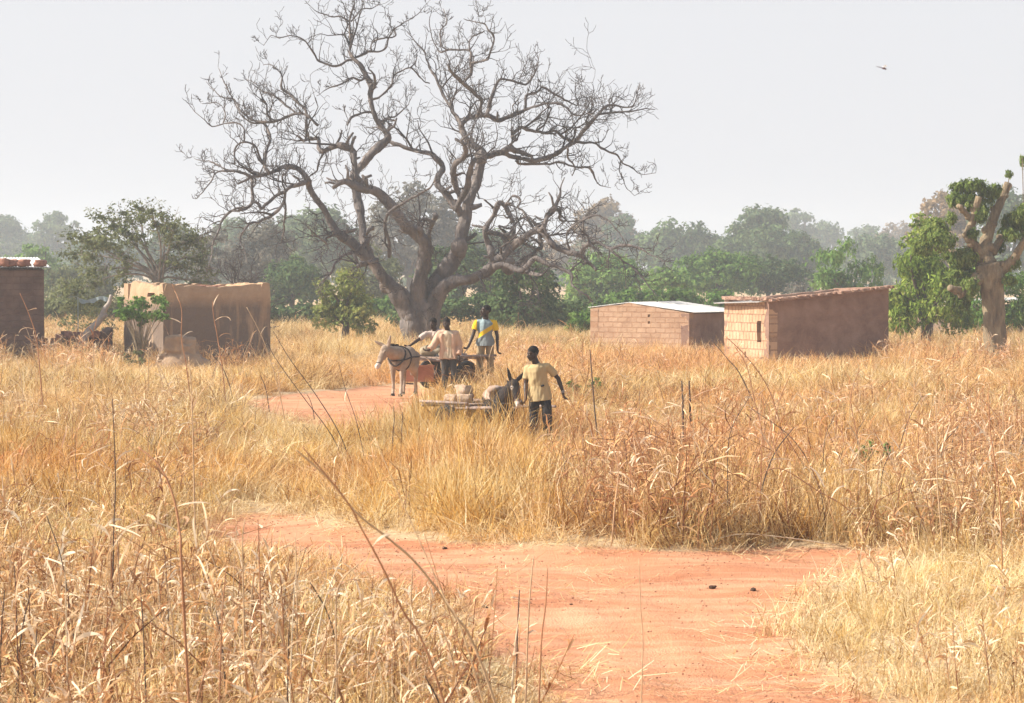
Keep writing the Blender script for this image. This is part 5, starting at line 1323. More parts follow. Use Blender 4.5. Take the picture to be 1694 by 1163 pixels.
# ------------------------------------------------------------------ donkeys
def fur(name, c1, c2, muzzle, belly):
    m, t, o = newmat(name); c = coord(t); n = noi(t, c, 6, 4); f = noi(t, c, 60, 3, .6, 0, (1, 1, .3))
    col = ramp(t, n, [(.3, c1), (.7, c2)])
    a = t.nodes.new('ShaderNodeAttribute'); a.attribute_name = 'patch'
    col = mix(t, a.outputs['Fac'], col, muzzle)
    a2 = t.nodes.new('ShaderNodeAttribute'); a2.attribute_name = 'under'
    col = mix(t, a2.outputs['Fac'], col, belly)
    bsdf(t, o, col, .9, bump(t, f, .9, .02)); return m
M_strap = pmat('dark_strap', [(.03, .025, .022), (.06, .05, .045)], 9)
M_hoof = pmat('hoof', [(.03, .025, .02), (.07, .055, .05)], 9)
def make_donkey(label, loc, rz, k, mat, yaw, pit, hlow, earL, earR, eye, step=(.0, .06, 0, -.05)):
    o = empty('donkey', loc, rz, label, 'donkey')
    b = MB(); X = Vector((1, 0, 0)); 
    def lf(rows):
        out = []
        for y, z, rx, rz_ in rows: out.append((V3(0, y, z) * k, X, V3(0, 0, 1), rx * k, rz_ * k))
        return out
    b.loft(lf([(-.58, .78, .06, .09), (-.53, .79, .13, .19), (-.40, .79, .175, .235), (-.2, .77, .205, .245), (0, .755, .235, .25), (.22, .765, .23, .245), (.40, .79, .20, .225), (.52, .80, .15, .18), (.58, .80, .07, .10)]), 24)
    Mh = Matrix.Rotation(yaw, 3, 'Z') @ Matrix.Rotation(pit, 3, 'X')
    poll = V3(math.sin(yaw) * .20 , -.80 , 1.17 + hlow)
    pl = poll * k
    b.chain([V3(0, -.42, .86) * k, V3(math.sin(yaw) * .05, -.60, .98 + hlow * .45) * k, pl + V3(0, .05, -.04) * k], [.19 * k, .145 * k, .11 * k], 16)
    def hp(x, y, z): return pl + Mh @ (V3(x, y, z) * k)
    b.ell(hp(0, -.02, -.03), np.array((.088, .12, .105)) * k, Mh, 16, 10)
    b.chain([hp(0, -.04, -.06), hp(0, -.12, -.20), hp(0, -.17, -.32), hp(0, -.195, -.385)], [.094 * k, .076 * k, .056 * k, .052 * k], 14)
    b.ell(hp(0, -.05, -.15), np.array((.070, .05, .10)) * k, Mh, 12, 8)
    b.ell(hp(0, -.205, -.40), np.array((.058, .05, .045)) * k, Mh, 12, 8)
    for s_ in (-1, 1): b.ell(hp(s_ * .072, -.085, -.075), np.array((.022, .030, .024)) * k, Mh, 8, 6); b.ell(hp(s_ * .035, -.24, -.37), np.array((.02, .014, .018)) * k, Mh, 8, 6)
    f0, f1, h0, h1 = step
    for s_, st in ((-1, f0), (1, f1)):
        b.chain([V3(s_ * .11, -.40, .72) * k, V3(s_ * .105, -.42, .56) * k, V3(s_ * .10, -.41 - st, .38) * k, V3(s_ * .098, -.41 - st * 1.6, .22) * k, V3(s_ * .098, -.41 - st * 2, .12) * k, V3(s_ * .098, -.44 - st * 2, .05) * k], [.10 * k, .070 * k, .046 * k, .032 * k, .036 * k, .036 * k])
    for s_, st in ((-1, h0), (1, h1)):
        b.chain([V3(s_ * .11, .38, .76) * k, V3(s_ * .125, .30, .58) * k, V3(s_ * .12, .50 - st, .38) * k, V3(s_ * .11, .47 - st * 1.5, .22) * k, V3(s_ * .11, .455 - st * 2, .12) * k, V3(s_ * .11, .42 - st * 2, .05) * k], [.165 * k, .115 * k, .050 * k, .034 * k, .037 * k, .036 * k])
    for s_, (dx, dy, dz) in ((-1, earR), (1, earL)):
        d = V3(dx, dy, dz).normalized(); a0 = hp(s_ * .055, .0, .04); s1 = d.cross(V3(0, 1, 0)).normalized(); f1_ = d.cross(s1)
        b.loft([(a0 + d * u * k, s1, f1_, rx * k, ry * k) for u, rx, ry in ((-.02, .025, .022), (.04, .036, .022), (.12, .042, .018), (.19, .030, .013), (.235, .016, .009), (.255, .006, .005))], 14)
    b.chain([V3(0, .56, .92) * k, V3(0, .64, .80) * k, V3(0, .65, .62) * k, V3(0, .64, .42) * k], [.03 * k, .022 * k, .018 * k, .030 * k])
    body = remesh(b, 'body', .011, mat, 2, lambda c_: .010 * noise.noise(Vector(c_) * 9) + .005 * noise.noise(Vector(c_) * 34), o)
    me = body.data; n = len(me.vertices); co = np.empty(n * 3, np.float32); me.vertices.foreach_get('co', co); co = co.reshape(-1, 3)
    mz = np.array(hp(0, -.22, -.39)); pv = 1 - np.clip((np.linalg.norm(co - mz, axis=1) / k - .085) / .04, 0, 1)
    if eye:
        for s_ in (-1, 1): pv = np.maximum(pv, .7 * (1 - np.clip((np.linalg.norm(co - np.array(hp(s_ * .08, -.09, -.08)), axis=1) / k - .028) / .015, 0, 1)))
    a = me.attributes.new('patch', 'FLOAT', 'POINT'); a.data.foreach_set('value', pv.astype(np.float32))
    un = np.clip((.66 * k - co[:, 2]) / (.12 * k), 0, 1) * (np.abs(co[:, 1]) < .34 * k) + np.clip((.42 * k - co[:, 2]) / (.3 * k), 0, 1) * .8
    a = me.attributes.new('under', 'FLOAT', 'POINT'); a.data.foreach_set('value', np.clip(un, 0, 1).astype(np.float32))
    for s_ in (-1, 1):
        e = MB(); e.ell(hp(s_ * .088, -.098, -.075), np.array((.010, .014, .011)) * k, Mh, 8, 6); e.build('eye', M_hair, o, True)
    for s_, st in ((-1, f0), (1, f1)):
        hf = MB(); hf.loft([(V3(s_ * .098, -.455 - st * 2, z) * k, X, V3(0, 1, 0), r * k, r * 1.1 * k) for z, r in ((0, .050), (.055, .040))], 12); hf.build('hoof', M_hoof, o)
    for s_, st in ((-1, h0), (1, h1)):
        hf = MB(); hf.loft([(V3(s_ * .11, .405 - st * 2, z) * k, X, V3(0, 1, 0), r * k, r * 1.1 * k) for z, r in ((0, .050), (.055, .040))], 12); hf.build('hoof', M_hoof, o)
    mn = MB(); rng = np.random.default_rng(4)
    for i in range(26):
        u = i / 25; q = V3(0, -.42, 1.02).lerp(V3(math.sin(yaw) * .14, -.72, 1.22 + hlow), u) * k
        mn.tube([q + V3(0, .02, -.03), q + V3(rng.normal(0, .01), .03, .03), q + V3(rng.normal(0, .02), .05, .06)], [.016, .012, .003], 5)
    mn.build('mane', M_hair if not eye else M_strap, o)
    # harness
    hs = MB()
    def ring(pts, r=.016):
        ln = smooth_line([p * k for p in pts], 5); hs.tube(ln, r, 6)
    ring([V3(0, -.36, 1.045), V3(-.16, -.42, .94), V3(-.175, -.50, .80), V3(-.10, -.585, .68), V3(0, -.605, .63), V3(.10, -.585, .68), V3(.175, -.50, .80), V3(.16, -.42, .94), V3(0, -.36, 1.045)], .019)
    ring([V3(-.26, .30, .80), V3(-.235, -.2, .80), V3(-.185, -.48, .76), V3(0, -.60, .74), V3(.185, -.48, .76), V3(.235, -.2, .80), V3(.26, .30, .80)], .017)
    ring([V3(0, -.16, 1.035), V3(-.155, -.16, .96), V3(-.222, -.16, .78), V3(-.14, -.16, .58), V3(0, -.16, .51), V3(.14, -.16, .58), V3(.222, -.16, .78), V3(.155, -.16, .96), V3(0, -.16, 1.035)], .017)
    hs.tube(smooth_line([hp(-.062, -.17, -.31), hp(0, -.235, -.30), hp(.062, -.17, -.31), hp(0, -.12, -.34), hp(-.062, -.17, -.31)], 4), .008, 5)
    hs.build('harness', M_strap, o, True)
    return o, hp
dn1 = ground_at(667, 65.2)
F1 = fur('pale_donkey_fur', (.27, .20, .145), (.43, .34, .26), (.62, .54, .47), (.46, .38, .30))
D1, hp1 = make_donkey('pale sandy donkey with white muzzle harnessed to the far cart', dn1, R(-14), 1.03, F1, R(-40), R(-4), -.17, (.25, -.1, 1), (-1.1, -.2, .55), False, (.0, .05, .02, -.06))
dn2 = ground_at(829, 53.35)
F2 = fur('dark_donkey_fur', (.020, .016, .016), (.038, .030, .028), (.62, .55, .50), (.07, .055, .05))
D2, hp2 = make_donkey('dark brown donkey with white muzzle harnessed to the near cart', dn2, R(14), .97, F2, R(10), R(-2), -.04, (.85, -.1, .8), (-.25, 0, 1), True, (.05, -.03, .03, 0))

# ------------------------------------------------------------------ carts
M_wood = pmat('weathered_planks', [(.16, .115, .085), (.30, .22, .17), (.42, .33, .27)], 5, .9, .8, .01, (.3, 6, 1))
M_pole = pmat('grey_pole', [(.20, .15, .13), (.42, .33, .29)], 7)
M_steel = pmat('rusty_steel', [(.05, .035, .03), (.13, .07, .05)], 9, .6, .4, .01, metal=.3)
M_tyre = pmat('tyre', [(.02, .02, .02), (.035, .034, .033)], 9, .8)
def make_cart(label, loc, rz, L0, L1, Wd, zb, shaft, tip, s_off=.36):
    """bed from y=-L0 (front) to y=L1 (rear)"""
    o = empty('donkey_cart', loc, rz, label, 'cart'); n = 6; b = MB(); w_ = 2 * Wd / n
    for i in range(n): b.box((-Wd + w_ * (i + .5), (L1 - L0) / 2, zb + .004 * (i % 2)), (w_ - .012, L0 + L1, .03))
    b.build('bed', M_wood, o)
    f = MB()
    for s_ in (-1, 1): f.tube([V3(s_ * Wd, -L0 - .03, zb + .03), V3(s_ * Wd, L1 + .05, zb + .03)], .026, 8)
    for y in (-L0, 0, L1): f.box((0, y, zb - .045), (2 * Wd, .05, .05))
    f.build('frame', M_pole, o, True)
    a = MB(); a.tube([V3(-Wd - .14, 0, .32), V3(Wd + .14, 0, .32)], .025, 8)
    for s_ in (-1, 1): a.box((s_ * Wd * .8, 0, (.32 + zb) / 2), (.05, .05, zb - .36))
    a.build('axle', M_steel, o)
    for s_ in (-1, 1):
        tp = MB(); 
        ring_ = [V3(s_ * (Wd + .13), .275 * math.cos(q), .33 + .275 * math.sin(q)) for q in np.linspace(0, 2 * math.pi, 33)]
        tp.tube(ring_, .055, 10, cap=False); wh = tp.build('wheel', M_tyre, o, True)
        rm = MB(); rm.tube([V3(s_ * (Wd + .10), 0, .33), V3(s_ * (Wd + .16), 0, .33)], .21, 20); rm.tube([V3(s_ * (Wd + .08), 0, .33), V3(s_ * (Wd + .19), 0, .33)], .05, 12)
        rm.build('rim', M_steel, wh)
    for s_ in (-1, 1):
        sh = MB(); ln = smooth_line([V3(s_ * s_off, L1 * .3, zb - .06), V3(s_ * s_off, -L0, zb - .05), V3(s_ * (s_off + .02), -L0 - shaft * .5, (zb + tip) / 2 - .02), V3(s_ * (s_off - .01), -L0 - shaft, tip)], 5)
        sh.tube(ln, np.linspace(.034, .022, len(ln)), 8); sh.build('shaft', M_pole, o, True)
    return o
q2 = ground_at(783, 54.35)
C2 = make_cart('near flat donkey cart carrying mud bricks behind the dark donkey', q2, R(40), .42, .86, .50, .66, 1.35, .66, .44)
q1 = ground_at(741, 66.8)
C1 = make_cart('far donkey cart with seated man harnessed to the pale donkey', q1, R(-50), .6, .9, .52, .72, .95, .76, .34)
def on(cart, x, y, z):
    a_ = cart.rotation_euler[2]; return Vector((cart.location[0] + x * math.cos(a_) - y * math.sin(a_), cart.location[1] + x * math.sin(a_) + y * math.cos(a_), cart.location[2] + z))
rk = np.random.default_rng(8)
for i, (x, y, z, sz, lb, mt) in enumerate([
    (-.12, .10, 0, (.13, .10, .075), 'mud brick at the front of the near cart load', M_lump2), (.14, .36, 0, (.15, .11, .08), 'mud brick in the middle of the near cart load', M_lump),
    (-.10, .44, 0, (.12, .10, .07), 'mud brick at the near side of the near cart load', M_lump2), (.02, .30, .135, (.13, .10, .085), 'square pale brick topmost on the near cart load', M_lump2), (.1, .66, 0, (.14, .10, .055), 'low mud brick at the rear of the near cart', M_lump)]):
    b = MB(); lump(b, (0, 0, 0), np.array(sz), rk)
    tag(b.build('mud_brick', mt, None, True, loc=on(C2, x, y, .66 + .02 + sz[2] + z)), lb, 'brick', 'mud bricks on the near cart')
# pack on the dark donkey
b = MB(); 
for i in range(7):
    u = i / 6; b.ell(V3(.19 * math.sin(i * 2.1), .02 + .16 * math.cos(i * 1.7), .945 + .04 * math.sin(i)), (.13, .13, .075), Matrix.Rotation(i, 3, 'Z'), 12, 8)
b.loft([(V3(0, y, .87), V3(1, 0, 0), V3(0, 0, 1), .275, .155) for y in (-.18, .0, .30)], 18)
pk_ = remesh(b, 'saddle_pack', .018, cloth('patched_sack', [(.22, .14, .11), (.42, .31, .24), (.60, .46, .38)], 5, (1, 1, 1)), 1, lambda c_: .03 * noise.noise(Vector(c_) * 8), None, dn2 + V3(0, 0, -.02), R(14))
tag(pk_, 'lumpy patched sack cloth pack on the back of the dark donkey', 'pack')
# load of the far cart
for (x, y, sz, lb) in [(-.22, -.25, (.30, .24, .14), 'grey green sack at the front of the far cart'), (.20, -.05, (.26, .24, .16), 'lumpy sack in the middle of the far cart')]:
    b = MB(); b.ell((0, 0, 0), sz, None, 20, 14)
    tag(remesh(b, 'sack', .02, cloth('grey_sack', [(.16, .13, .09), (.30, .25, .17), (.38, .33, .25)], 4, (1, 1, 1)), 1, lambda c_: .035 * noise.noise(Vector(c_) * 7), None, on(C1, x, y, .73 + sz[2] * .85)), lb, 'sack', 'sacks on the far cart')
b = MB(); a0 = P(745, 606, 66.2); a1 = P(766, 587, 66.9)
d = (a1 - a0).normalized(); sd_ = d.cross(V3(0, 1, 0)).normalized(); M_ = Matrix((d, V3(0, 1, 0), sd_)).transposed()
b.box((a0 + a1) / 2, ((a1 - a0).length * 1.1, .03, .12), M_)
tag(b.build('blue_board', pmat('worn_blue_paint', [(.16, .19, .23), (.26, .31, .36)], 7)), 'worn blue board sticking up behind the man in the pink overshirt', 'board')
b = MB(); u0 = P(763, 587, 66.6); u1 = P(762, 616, 66.6); b.tube([u0, u1], .022, 6)
tag(b.build('steel_post', M_steel), 'short black upright post at the rear of the far cart', 'post')
# feed box frame standing under the far shafts
b = MB(); c0 = P(664, 634, 65.9); c1 = P(684, 635, 65.9); b.tube([c0, c1], .02, 6); b.tube([c0 + V3(0, 0, .5), c0], .015, 6)
tag(b.build('prop_bar', M_steel), 'dark prop bar under the shafts of the far cart', 'bar')
b = MB(); pa = P(694, 618, 66.3); b.box(pa, (.62, .05, .36)); b.box(pa + V3(0, -.03, .17), (.66, .04, .035))
tag(b.build('red_board', pmat('red_brown_board', [(.36, .15, .09), (.48, .22, .14)], 6, .9, .6)), 'red brown board hanging below the front of the far cart', 'board')
# sticks, rope and rein
def rod(name, pts, r, mat, label, cat, k=6):
    b = MB(); b.tube(smooth_line(pts, 4), r, k); return tag(b.build(name, mat, None, True), label, cat)
hR = m4 + J4['wrR'] + J4['hdR'].normalized() * .09
rod('stick', [hR + V3(.06, .02, .05), hR.lerp(P(762, 594, 66.6), .5), P(757, 600, 66.5)], .009, M_pole, 'thin pale stick held by the boy in the yellow sleeved shirt', 'stick')
hM = m1 + J1['wrR'] + J1['hdR'].normalized() * .085
rod('rein', [hp_ for hp_ in (dn2 + Matrix.Rotation(R(14), 3, 'Z') @ hp2(.06, -.16, -.30), (dn2 + Matrix.Rotation(R(14), 3, 'Z') @ hp2(.06, -.16, -.30)).lerp(hM, .5) + V3(0, 0, -.04), hM)], .017, M_strap, 'short dark halter stick held by the man in the beige polo', 'halter')
rod('goad', [P(876, 676, 51.3), P(884, 700, 51.0), P(888, 722, 50.8)], .007, M_strap, 'thin dark stick pointing down in front of the man in the beige polo', 'stick')
BLOCK += [(m1.x, m1.y, .38), (m4.x, m4.y, .3), (m3.x, m3.y, .12), (dn1.x, dn1.y, .75), (dn1.x - .3, dn1.y - .7, .5), (dn2.x, dn2.y, .7), (dn2.x + .1, dn2.y - .7, .35), (q2.x, q2.y + .2, .35), (q1.x, q1.y, .5)]

# dragonfly hovering high at the right
DY = 14.0; dq = P(1459, 114, DY)
DF = empty('dragonfly', dq, 0, 'small dark red dragonfly in the empty sky at the right', 'insect')
b = MB(); b.tube([(-.030, 0, .010), (-.018, 0, .006), (-.002, 0, .002)], [.0012, .0014, .0018], 6); b.ell((.004, 0, 0), (.009, .0045, .0045), Matrix.Rotation(R(15), 3, 'Y'), 10, 8); b.ell((.0135, 0, -.003), (.004, .0045, .004), None, 10, 8)
b.build('body', pmat('dark_red_shell', [(.05, .01, .02), (.10, .02, .03)], 30, .4), DF, True)
b = MB()
for s_ in (-1, 1):
    for x0 in (.002, .007):
        b.add([(x0, s_ * .003, .003), (x0 + .005, s_ * .003, .003), (x0 + .008, s_ * .036, .012), (x0 - .003, s_ * .037, .012), (x0, s_ * .003, .0034), (x0 + .005, s_ * .003, .0034), (x0 + .008, s_ * .036, .0124), (x0 - .003, s_ * .037, .0124)], [(0, 1, 2, 3), (7, 6, 5, 4), (0, 4, 5, 1), (1, 5, 6, 2), (2, 6, 7, 3), (3, 7, 4, 0)])
mw, t, o_ = newmat('clear_wing'); gl = t.nodes.new('ShaderNodeBsdfTransparent'); df = t.nodes.new('ShaderNodeBsdfDiffuse'); mx = t.nodes.new('ShaderNodeMixShader'); mx.inputs[0].default_value = .3
t.links.new(gl.outputs[0], mx.inputs[1]); t.links.new(df.outputs[0], mx.inputs[2]); t.links.new(mx.outputs[0], o_.inputs[0])
b.build('wings', mw, DF)
# ------------------------------------------------------------------ the dry field
def add_zone(rows, x, y, kinds, sxy, sz, keep, lean=.0):
    n = len(x); sel = np.where(keep)[0]
    kk = rg.integers(0, len(kinds), n)
    l1 = clump(x, y, .9, 31.); l2 = clump(x, y, .9, 57.); s1 = clump(x, y, .28, 71.); s2 = clump(x, y, 1.6, 83.); r1 = clump(x, y, .22, 97.)
    px = CX + x / y * FPX; py = HOR + CH * FPX / y
    rus = np.clip((r1 - .5) * 1.3 + .08 + .6 * gau(px, py, 1200, 640, 420, 35) + .3 * gau(px, py, 1250, 800, 350, 90) + .3 * gau(px, py, 330, 640, 220, 40) - .5 * gau(px, py, 1560, 1060, 260, 110) - .4 * gau(px, py, 420, 740, 200, 50), 0, 1)
    shd = (s1 - .5) * .55 + (s2 - .5) * .55 + rg.normal(0, .12, n) + .07 + .05 * np.clip((y - 45) / 40, 0, 1) + .10 * gau(px, py, 1560, 1060, 260, 110)
    for i in sel: rows.append((x[i], y[i], kinds[kk[i]], sxy[i], sz[i], (l1[i] - .5) * 1.5 + rg.normal(lean, .12), (l2[i] - .5) * 1.5 + rg.normal(.0, .12), shd[i], rus[i]))
NH = {k_: h_ for k_, h_ in dict(fine=.85, gold=.9, pale=.75, short=.32, litter=.1, millet=1.35, leafy=.95, thin=1.3, dark=1.0).items()}
def height(px, py, y):
    """wanted height of the growth (m)"""
    h = np.full(len(px), .62)
    h = np.where(y > 72, .75, h)
    h += .45 * gau(px, py, 760, 800, 170, 90)            # tall golden clump in front of the near cart
    h += .45 * gau(px, py, 1300, 880, 420, 60)           # right hand stand
    h += .30 * gau(px, py, 1500, 760, 300, 70)
    h += .10 * gau(px, py, 100, 820, 260, 80)
    h += .2 * gau(px, py, 200, 1150, 500, 120)
    h += .62 * gau(px, py, 775, 722, 115, 30) + .35 * gau(px, py, 900, 775, 90, 45) + .6 * gau(px, py, 735, 668, 60, 18) + .5 * gau(px, py, 770, 735, 120, 22)
    h -= .15 * gau(px, py, 450, 780, 120, 60)
    h += .35 * gau(px, py, 300, 632, 220, 18) + .6 * gau(px, py, 1370, 630, 170, 20) + .45 * gau(px, py, 1080, 618, 130, 16)
    h = np.where((px > 1310) & (py > 925), .40, h)
    h -= .2 * gau(px, py, 1040, 700, 120, 40)
    return h
spec = [  # kind, y range, density per m2, chooser
 ('fine', 13, 45, 9), ('gold', 24, 58, 9), ('pale', 13, 50, 8), ('short', 16, 60, 9), ('litter', 17, 60, 6),
 ('fine', 45, 80, 7), ('pale', 50, 82, 5), ('fine', 80, 150, 4.2), ('pale', 80, 150, 3.0), ('gold', 58, 110, 2.2)]
rows_g = []; rows_l = []
for kind, ya, yb, dn in spec:
    x, y, px, py, d = field(dn, ya, yb)
    c1 = clump(x, y, .35, 3.1); c2 = clump(x, y, 1.1, 9.7)
    if kind == 'gold': w_ = np.clip(gau(px, py, 110, 815, 240, 75) * 1.1 + gau(px, py, 780, 800, 230, 110) * .9 + gau(px, py, 600, 700, 200, 60) * .2 + (c1 - .5) * 1.6 + .15, 0, 1)
    elif kind == 'fine': w_ = np.clip(.55 + (c2 - .5) * 1.8, .1, 1)
    elif kind == 'pale': w_ = np.clip(.45 + (c1 - .5) * 2.0 + .4 * gau(px, py, 350, 720, 300, 70) + .3 * (px > 1250) * (py > 900), .05, 1)
    else: w_ = np.ones(len(x)) * (.35 if kind == 'short' else .5)
    c4 = clump(x, y, .6, 19.); hh = height(px, py, y) * (.50 + .75 * c2 + .5 * (c4 - .4))
    hh = np.minimum(hh, np.maximum(limit(px, py, y), .10)) 
    if kind in ('short', 'litter'):
        near = np.exp(-np.clip(d, 0, 9) / 1.2); keep = (d > (-.35 if kind == 'litter' else -.05)) & (rg.random(len(x)) < np.clip(.25 * (kind == 'short') + near + .5 * (px > 1300) * (py > 920), 0, 1)); sz = np.minimum(rg.uniform(.7, 1.3, len(x)), np.maximum(hh, .1) / .3 + .1)
        if kind == 'litter': keep |= (d < -.35) & (rg.random(len(x)) < .10)
        sz = np.maximum(sz, .35)
    else:
        edge = np.clip((d - .1) / .9, 0, 1)
        sz = hh / NH[kind] * (.45 + .55 * edge); keep = (d > .12) & (rg.random(len(x)) < w_ * (.4 + .6 * edge) * np.clip(.35 + (clump(x, y, 1.3, 44.) - .36) * 4, .12, 1)) & (sz > .12)
    keep &= clear(x, y)
    wide = np.where(y > 60, 1.35, 1.0) * rg.uniform(.8, 1.25, len(x)) * np.clip(sz + .35, .6, 1.1)
    add_zone(rows_l if kind in ('short', 'litter') else rows_g, x, y, K[kind], wide, np.clip(sz, .2, 1.6), keep, lean=.03)
rows_s = []
for kind, ya, yb, dn in [('millet', 14, 50, 4.2), ('leafy', 13, 34, 4.5), ('thin', 18, 60, 4.0), ('millet', 50, 92, 1.5), ('thin', 60, 100, 1.4), ('dark', 22, 80, .9), ('leafy', 84, 92, 2.0), ('millet', 92, 130, .9), ('leafy', 34, 60, .7)]:
    x, y, px, py, d = field(dn, ya, yb)
    c1 = clump(x, y, .5, 5.5)
    right = np.clip((px - 900) / 200, 0, 1) * ((py > 600) & (py < 925)); left = np.clip((420 - px) / 150, 0, 1) * (py < 760); fore = ((py > 1000) & (px < 900)).astype(float) + ((py > 860) & (px < 340))
    w_ = np.clip(.36 + right + .75 * left + fore, 0, 1) * np.clip(.5 + (c1 - .5) * 3, .08, 1.3)
    w_ *= 1 - .8 * gau(px, py, 760, 800, 130, 80) * (kind != 'thin')
    w_ = np.where((px > 1300) & (py > 940), .12, w_)
    hh = height(px, py, y) * rg.uniform(.65, 2.0, len(x)) + .12
    hh = np.minimum(hh, limit(px, py, y) * rg.uniform(.8, 1.12, len(x)))
    sz = hh / NH[kind]; keep = (d > .45) & (rg.random(len(x)) < w_) & (sz > .28) & clear(x, y)
    add_zone(rows_s, x, y, K[kind], np.clip(sz, .6, 1.15) * rg.uniform(.85, 1.2, len(x)), np.clip(sz, .3, 1.35), keep)
spread('dry_grass', rows_g, 'dense golden dry grass covering the whole field', 'grass')
spread('straw_litter', rows_l, 'short pale straw and litter along the edges of the red track', 'straw')
spread('dry_stalks', rows_s, 'mass of thin dry millet stalks standing all through the grass', 'stalks')
K['pebble'] = []
for i_ in range(4):
    b = MB()
    for j_ in range(12): lump(b, (rg.normal(0, .3), rg.normal(0, .3), .032), np.array((1.2, 1, .7)) * rg.uniform(.002, .010) ** 1.0, rg, .4)
    V, Fa, _m = b.arrays(); K['pebble'].append(proto(V, Fa, np.full(len(Fa), .5), [pmat('pebble', [(.26, .12, .07), (.48, .25, .15), (.62, .40, .27)], 2.5)]))
rows_p = []
x, y, px, py, d = field(2.2, 18, 66)
add_zone(rows_p, x, y, K['pebble'], np.ones(len(x)), np.ones(len(x)), (d < .2) & (clump(x, y, .8, 12.) > .42) & clear(x, y))
rows_p = [(r_[0], r_[1], r_[2], r_[3], r_[4], 0, 0, 0, 0) for r_ in rows_p]
spread('gravel', rows_p, 'small reddish grit scattered over the track', 'gravel')
print('GRASS', len(rows_g), len(rows_l), len(rows_s))

# ------------------------------------------------------------------ stalks that stand out one by one
MI = {}
for nm, cols in (('red', [(.34, .16, .08), (.46, .24, .13)]), ('tan', [(.46, .31, .18), (.60, .43, .27)]), ('dark', [(.06, .045, .04), (.13, .09, .07)]), ('pale', [(.60, .47, .31), (.72, .60, .43)])):
    MI[nm] = pmat('stalk_' + nm, cols, 9, .85, .3)
M_lv = leafmat('stalk_leaf', [(.38, .20, .12), (.58, .40, .26), (.76, .62, .46), (.84, .74, .60)], .35)
ri = np.random.default_rng(99)
def big_stalk(pts, Y, dep, r, col, label, group=None, leaves_=((.5, 1), (.7, -1)), ll=.4, lw=.035, cat='stalk', base=True):
    """pts: photo pixels from the ground up; the lowest is carried down to the soil"""
    W_ = [np.array(P(px, py, Y + dep * i / max(len(pts) - 1, 1))) for i, (px, py) in enumerate(pts)]
    if base:
        b0 = W_[0]; z0 = float(gz(b0[0], b0[1])) - .03
        if b0[2] > z0 + .05:
            dx = (W_[0] - W_[1]); dx = dx / max(abs(dx[2]), .05) * (b0[2] - z0) * .6; W_.insert(0, np.array((b0[0] + np.clip(dx[0], -.6, .6), b0[1] + .1, z0)))
    ln = smooth_line(W_, 6); L = len(ln); org = ln[0].copy(); b = MB()
    rad = r * (1 - .5 * np.linspace(0, 1, L)); rad = rad * (1 + .18 * (np.arange(L) % 5 == 0)); b.tube(ln - org, rad, 6)
    o = tag(b.build('dry_stalk', MI[col], None, True, loc=tuple(org)), label, cat, group)
    for (u, sg) in leaves_:
        V, Fa = strip(ri, ln[int(u * (L - 1))] - org, (0 if sg > 0 else math.pi) + ri.normal(0, .5), ll * .7 * ri.uniform(.6, 1.2), min(lw * .75, .022) * ri.uniform(.8, 1.2), ri.uniform(.3, 1.4), ri.uniform(.1, 1.8), 7)
        link('dry_leaf', mesh_np('dry_leaf', V, Fa, M_lv, np.full(len(Fa), ri.uniform(.05, .75))), o)
    return o
BS_ = big_stalk
BS_([(800, 1110), (745, 1010), (690, 935), (640, 890), (590, 850), (540, 790), (490, 745)], 15.0, -.5, .008, 'tan', 'long blurred tan stalk slanting up left across the near edge of the track', leaves_=((.35, 1),), ll=.25)
BS_([(720, 1120), (665, 1010), (630, 935), (600, 880), (570, 825), (500, 740)], 14.0, -.3, .0065, 'red', 'long blurred reddish stalk slanting beside the tan one in the foreground', leaves_=((.4, -1), (.6, 1)), ll=.25)
BS_([(775, 1080), (735, 990), (700, 910), (660, 820), (620, 725)], 14.5, .2, .0045, 'tan', 'thinnest blurred tan stalk rising over the middle of the foreground', leaves_=((.5, -1),), ll=.2, lw=.02)
BS_([(300, 960), (296, 880), (285, 820), (262, 770), (228, 740)], 17.5, .2, .010, 'red', 'bent rusty stalk leaning left over the golden clump', leaves_=((.4, 1), (.55, 1), (.7, -1)), ll=.35)
BS_([(892, 1163), (896, 1060), (903, 1000), (906, 940)], 18.5, 0, .007, 'red', 'upright rusty stalk at the bottom centre in front of the red track', leaves_=((.6, 1),), ll=.22, lw=.02)
BS_([(1062, 1160), (1064, 1060), (1060, 1000), (1058, 925)], 17, 0, .0045, 'tan', 'thin faint blurred stem standing over the red track', leaves_=())
BS_([(430, 1010), (428, 930), (426, 860)], 20.5, 0, .007, 'red', 'upright rusty stem left of the track bend', leaves_=((.7, -1), (.9, 1)), ll=.3)
BS_([(402, 1010), (400, 900), (404, 860)], 20.0, 0, .007, 'tan', 'upright tan stem next to the track bend', leaves_=((.5, -1),), ll=.3)
BS_([(556, 1120), (555, 1000), (566, 960), (592, 935)], 18.5, 0, .008, 'tan', 'hooked tan stalk bending right in the lower left', leaves_=((.7, 1), (.55, -1)), ll=.3)
BS_([(186, 900), (190, 800), (188, 720), (185, 660)], 24, 0, .007, 'dark', 'tall dark thin stem in the left of the field', leaves_=((.6, 1),), ll=.3)
BS_([(320, 800), (318, 700), (316, 640), (312, 590)], 30, 0, .010, 'tan', 'tall tan stem in front of the tan hut', leaves_=((.6, 1), (.8, -1)), ll=.4)
BS_([(992, 752), (985, 690), (980, 630), (976, 578)], 49.5, 0, .016, 'dark', 'straight thin black stick standing right of the man in the beige polo', leaves_=(), cat='stick')
BS_([(66, 620), (60, 560), (48, 520), (33, 485)], 58, 0, .014, 'red', 'tall rusty stalk with side leaf in front of the dark house wall', leaves_=((.45, -1), (.6, -1), (.8, 1)), ll=.5, lw=.04)
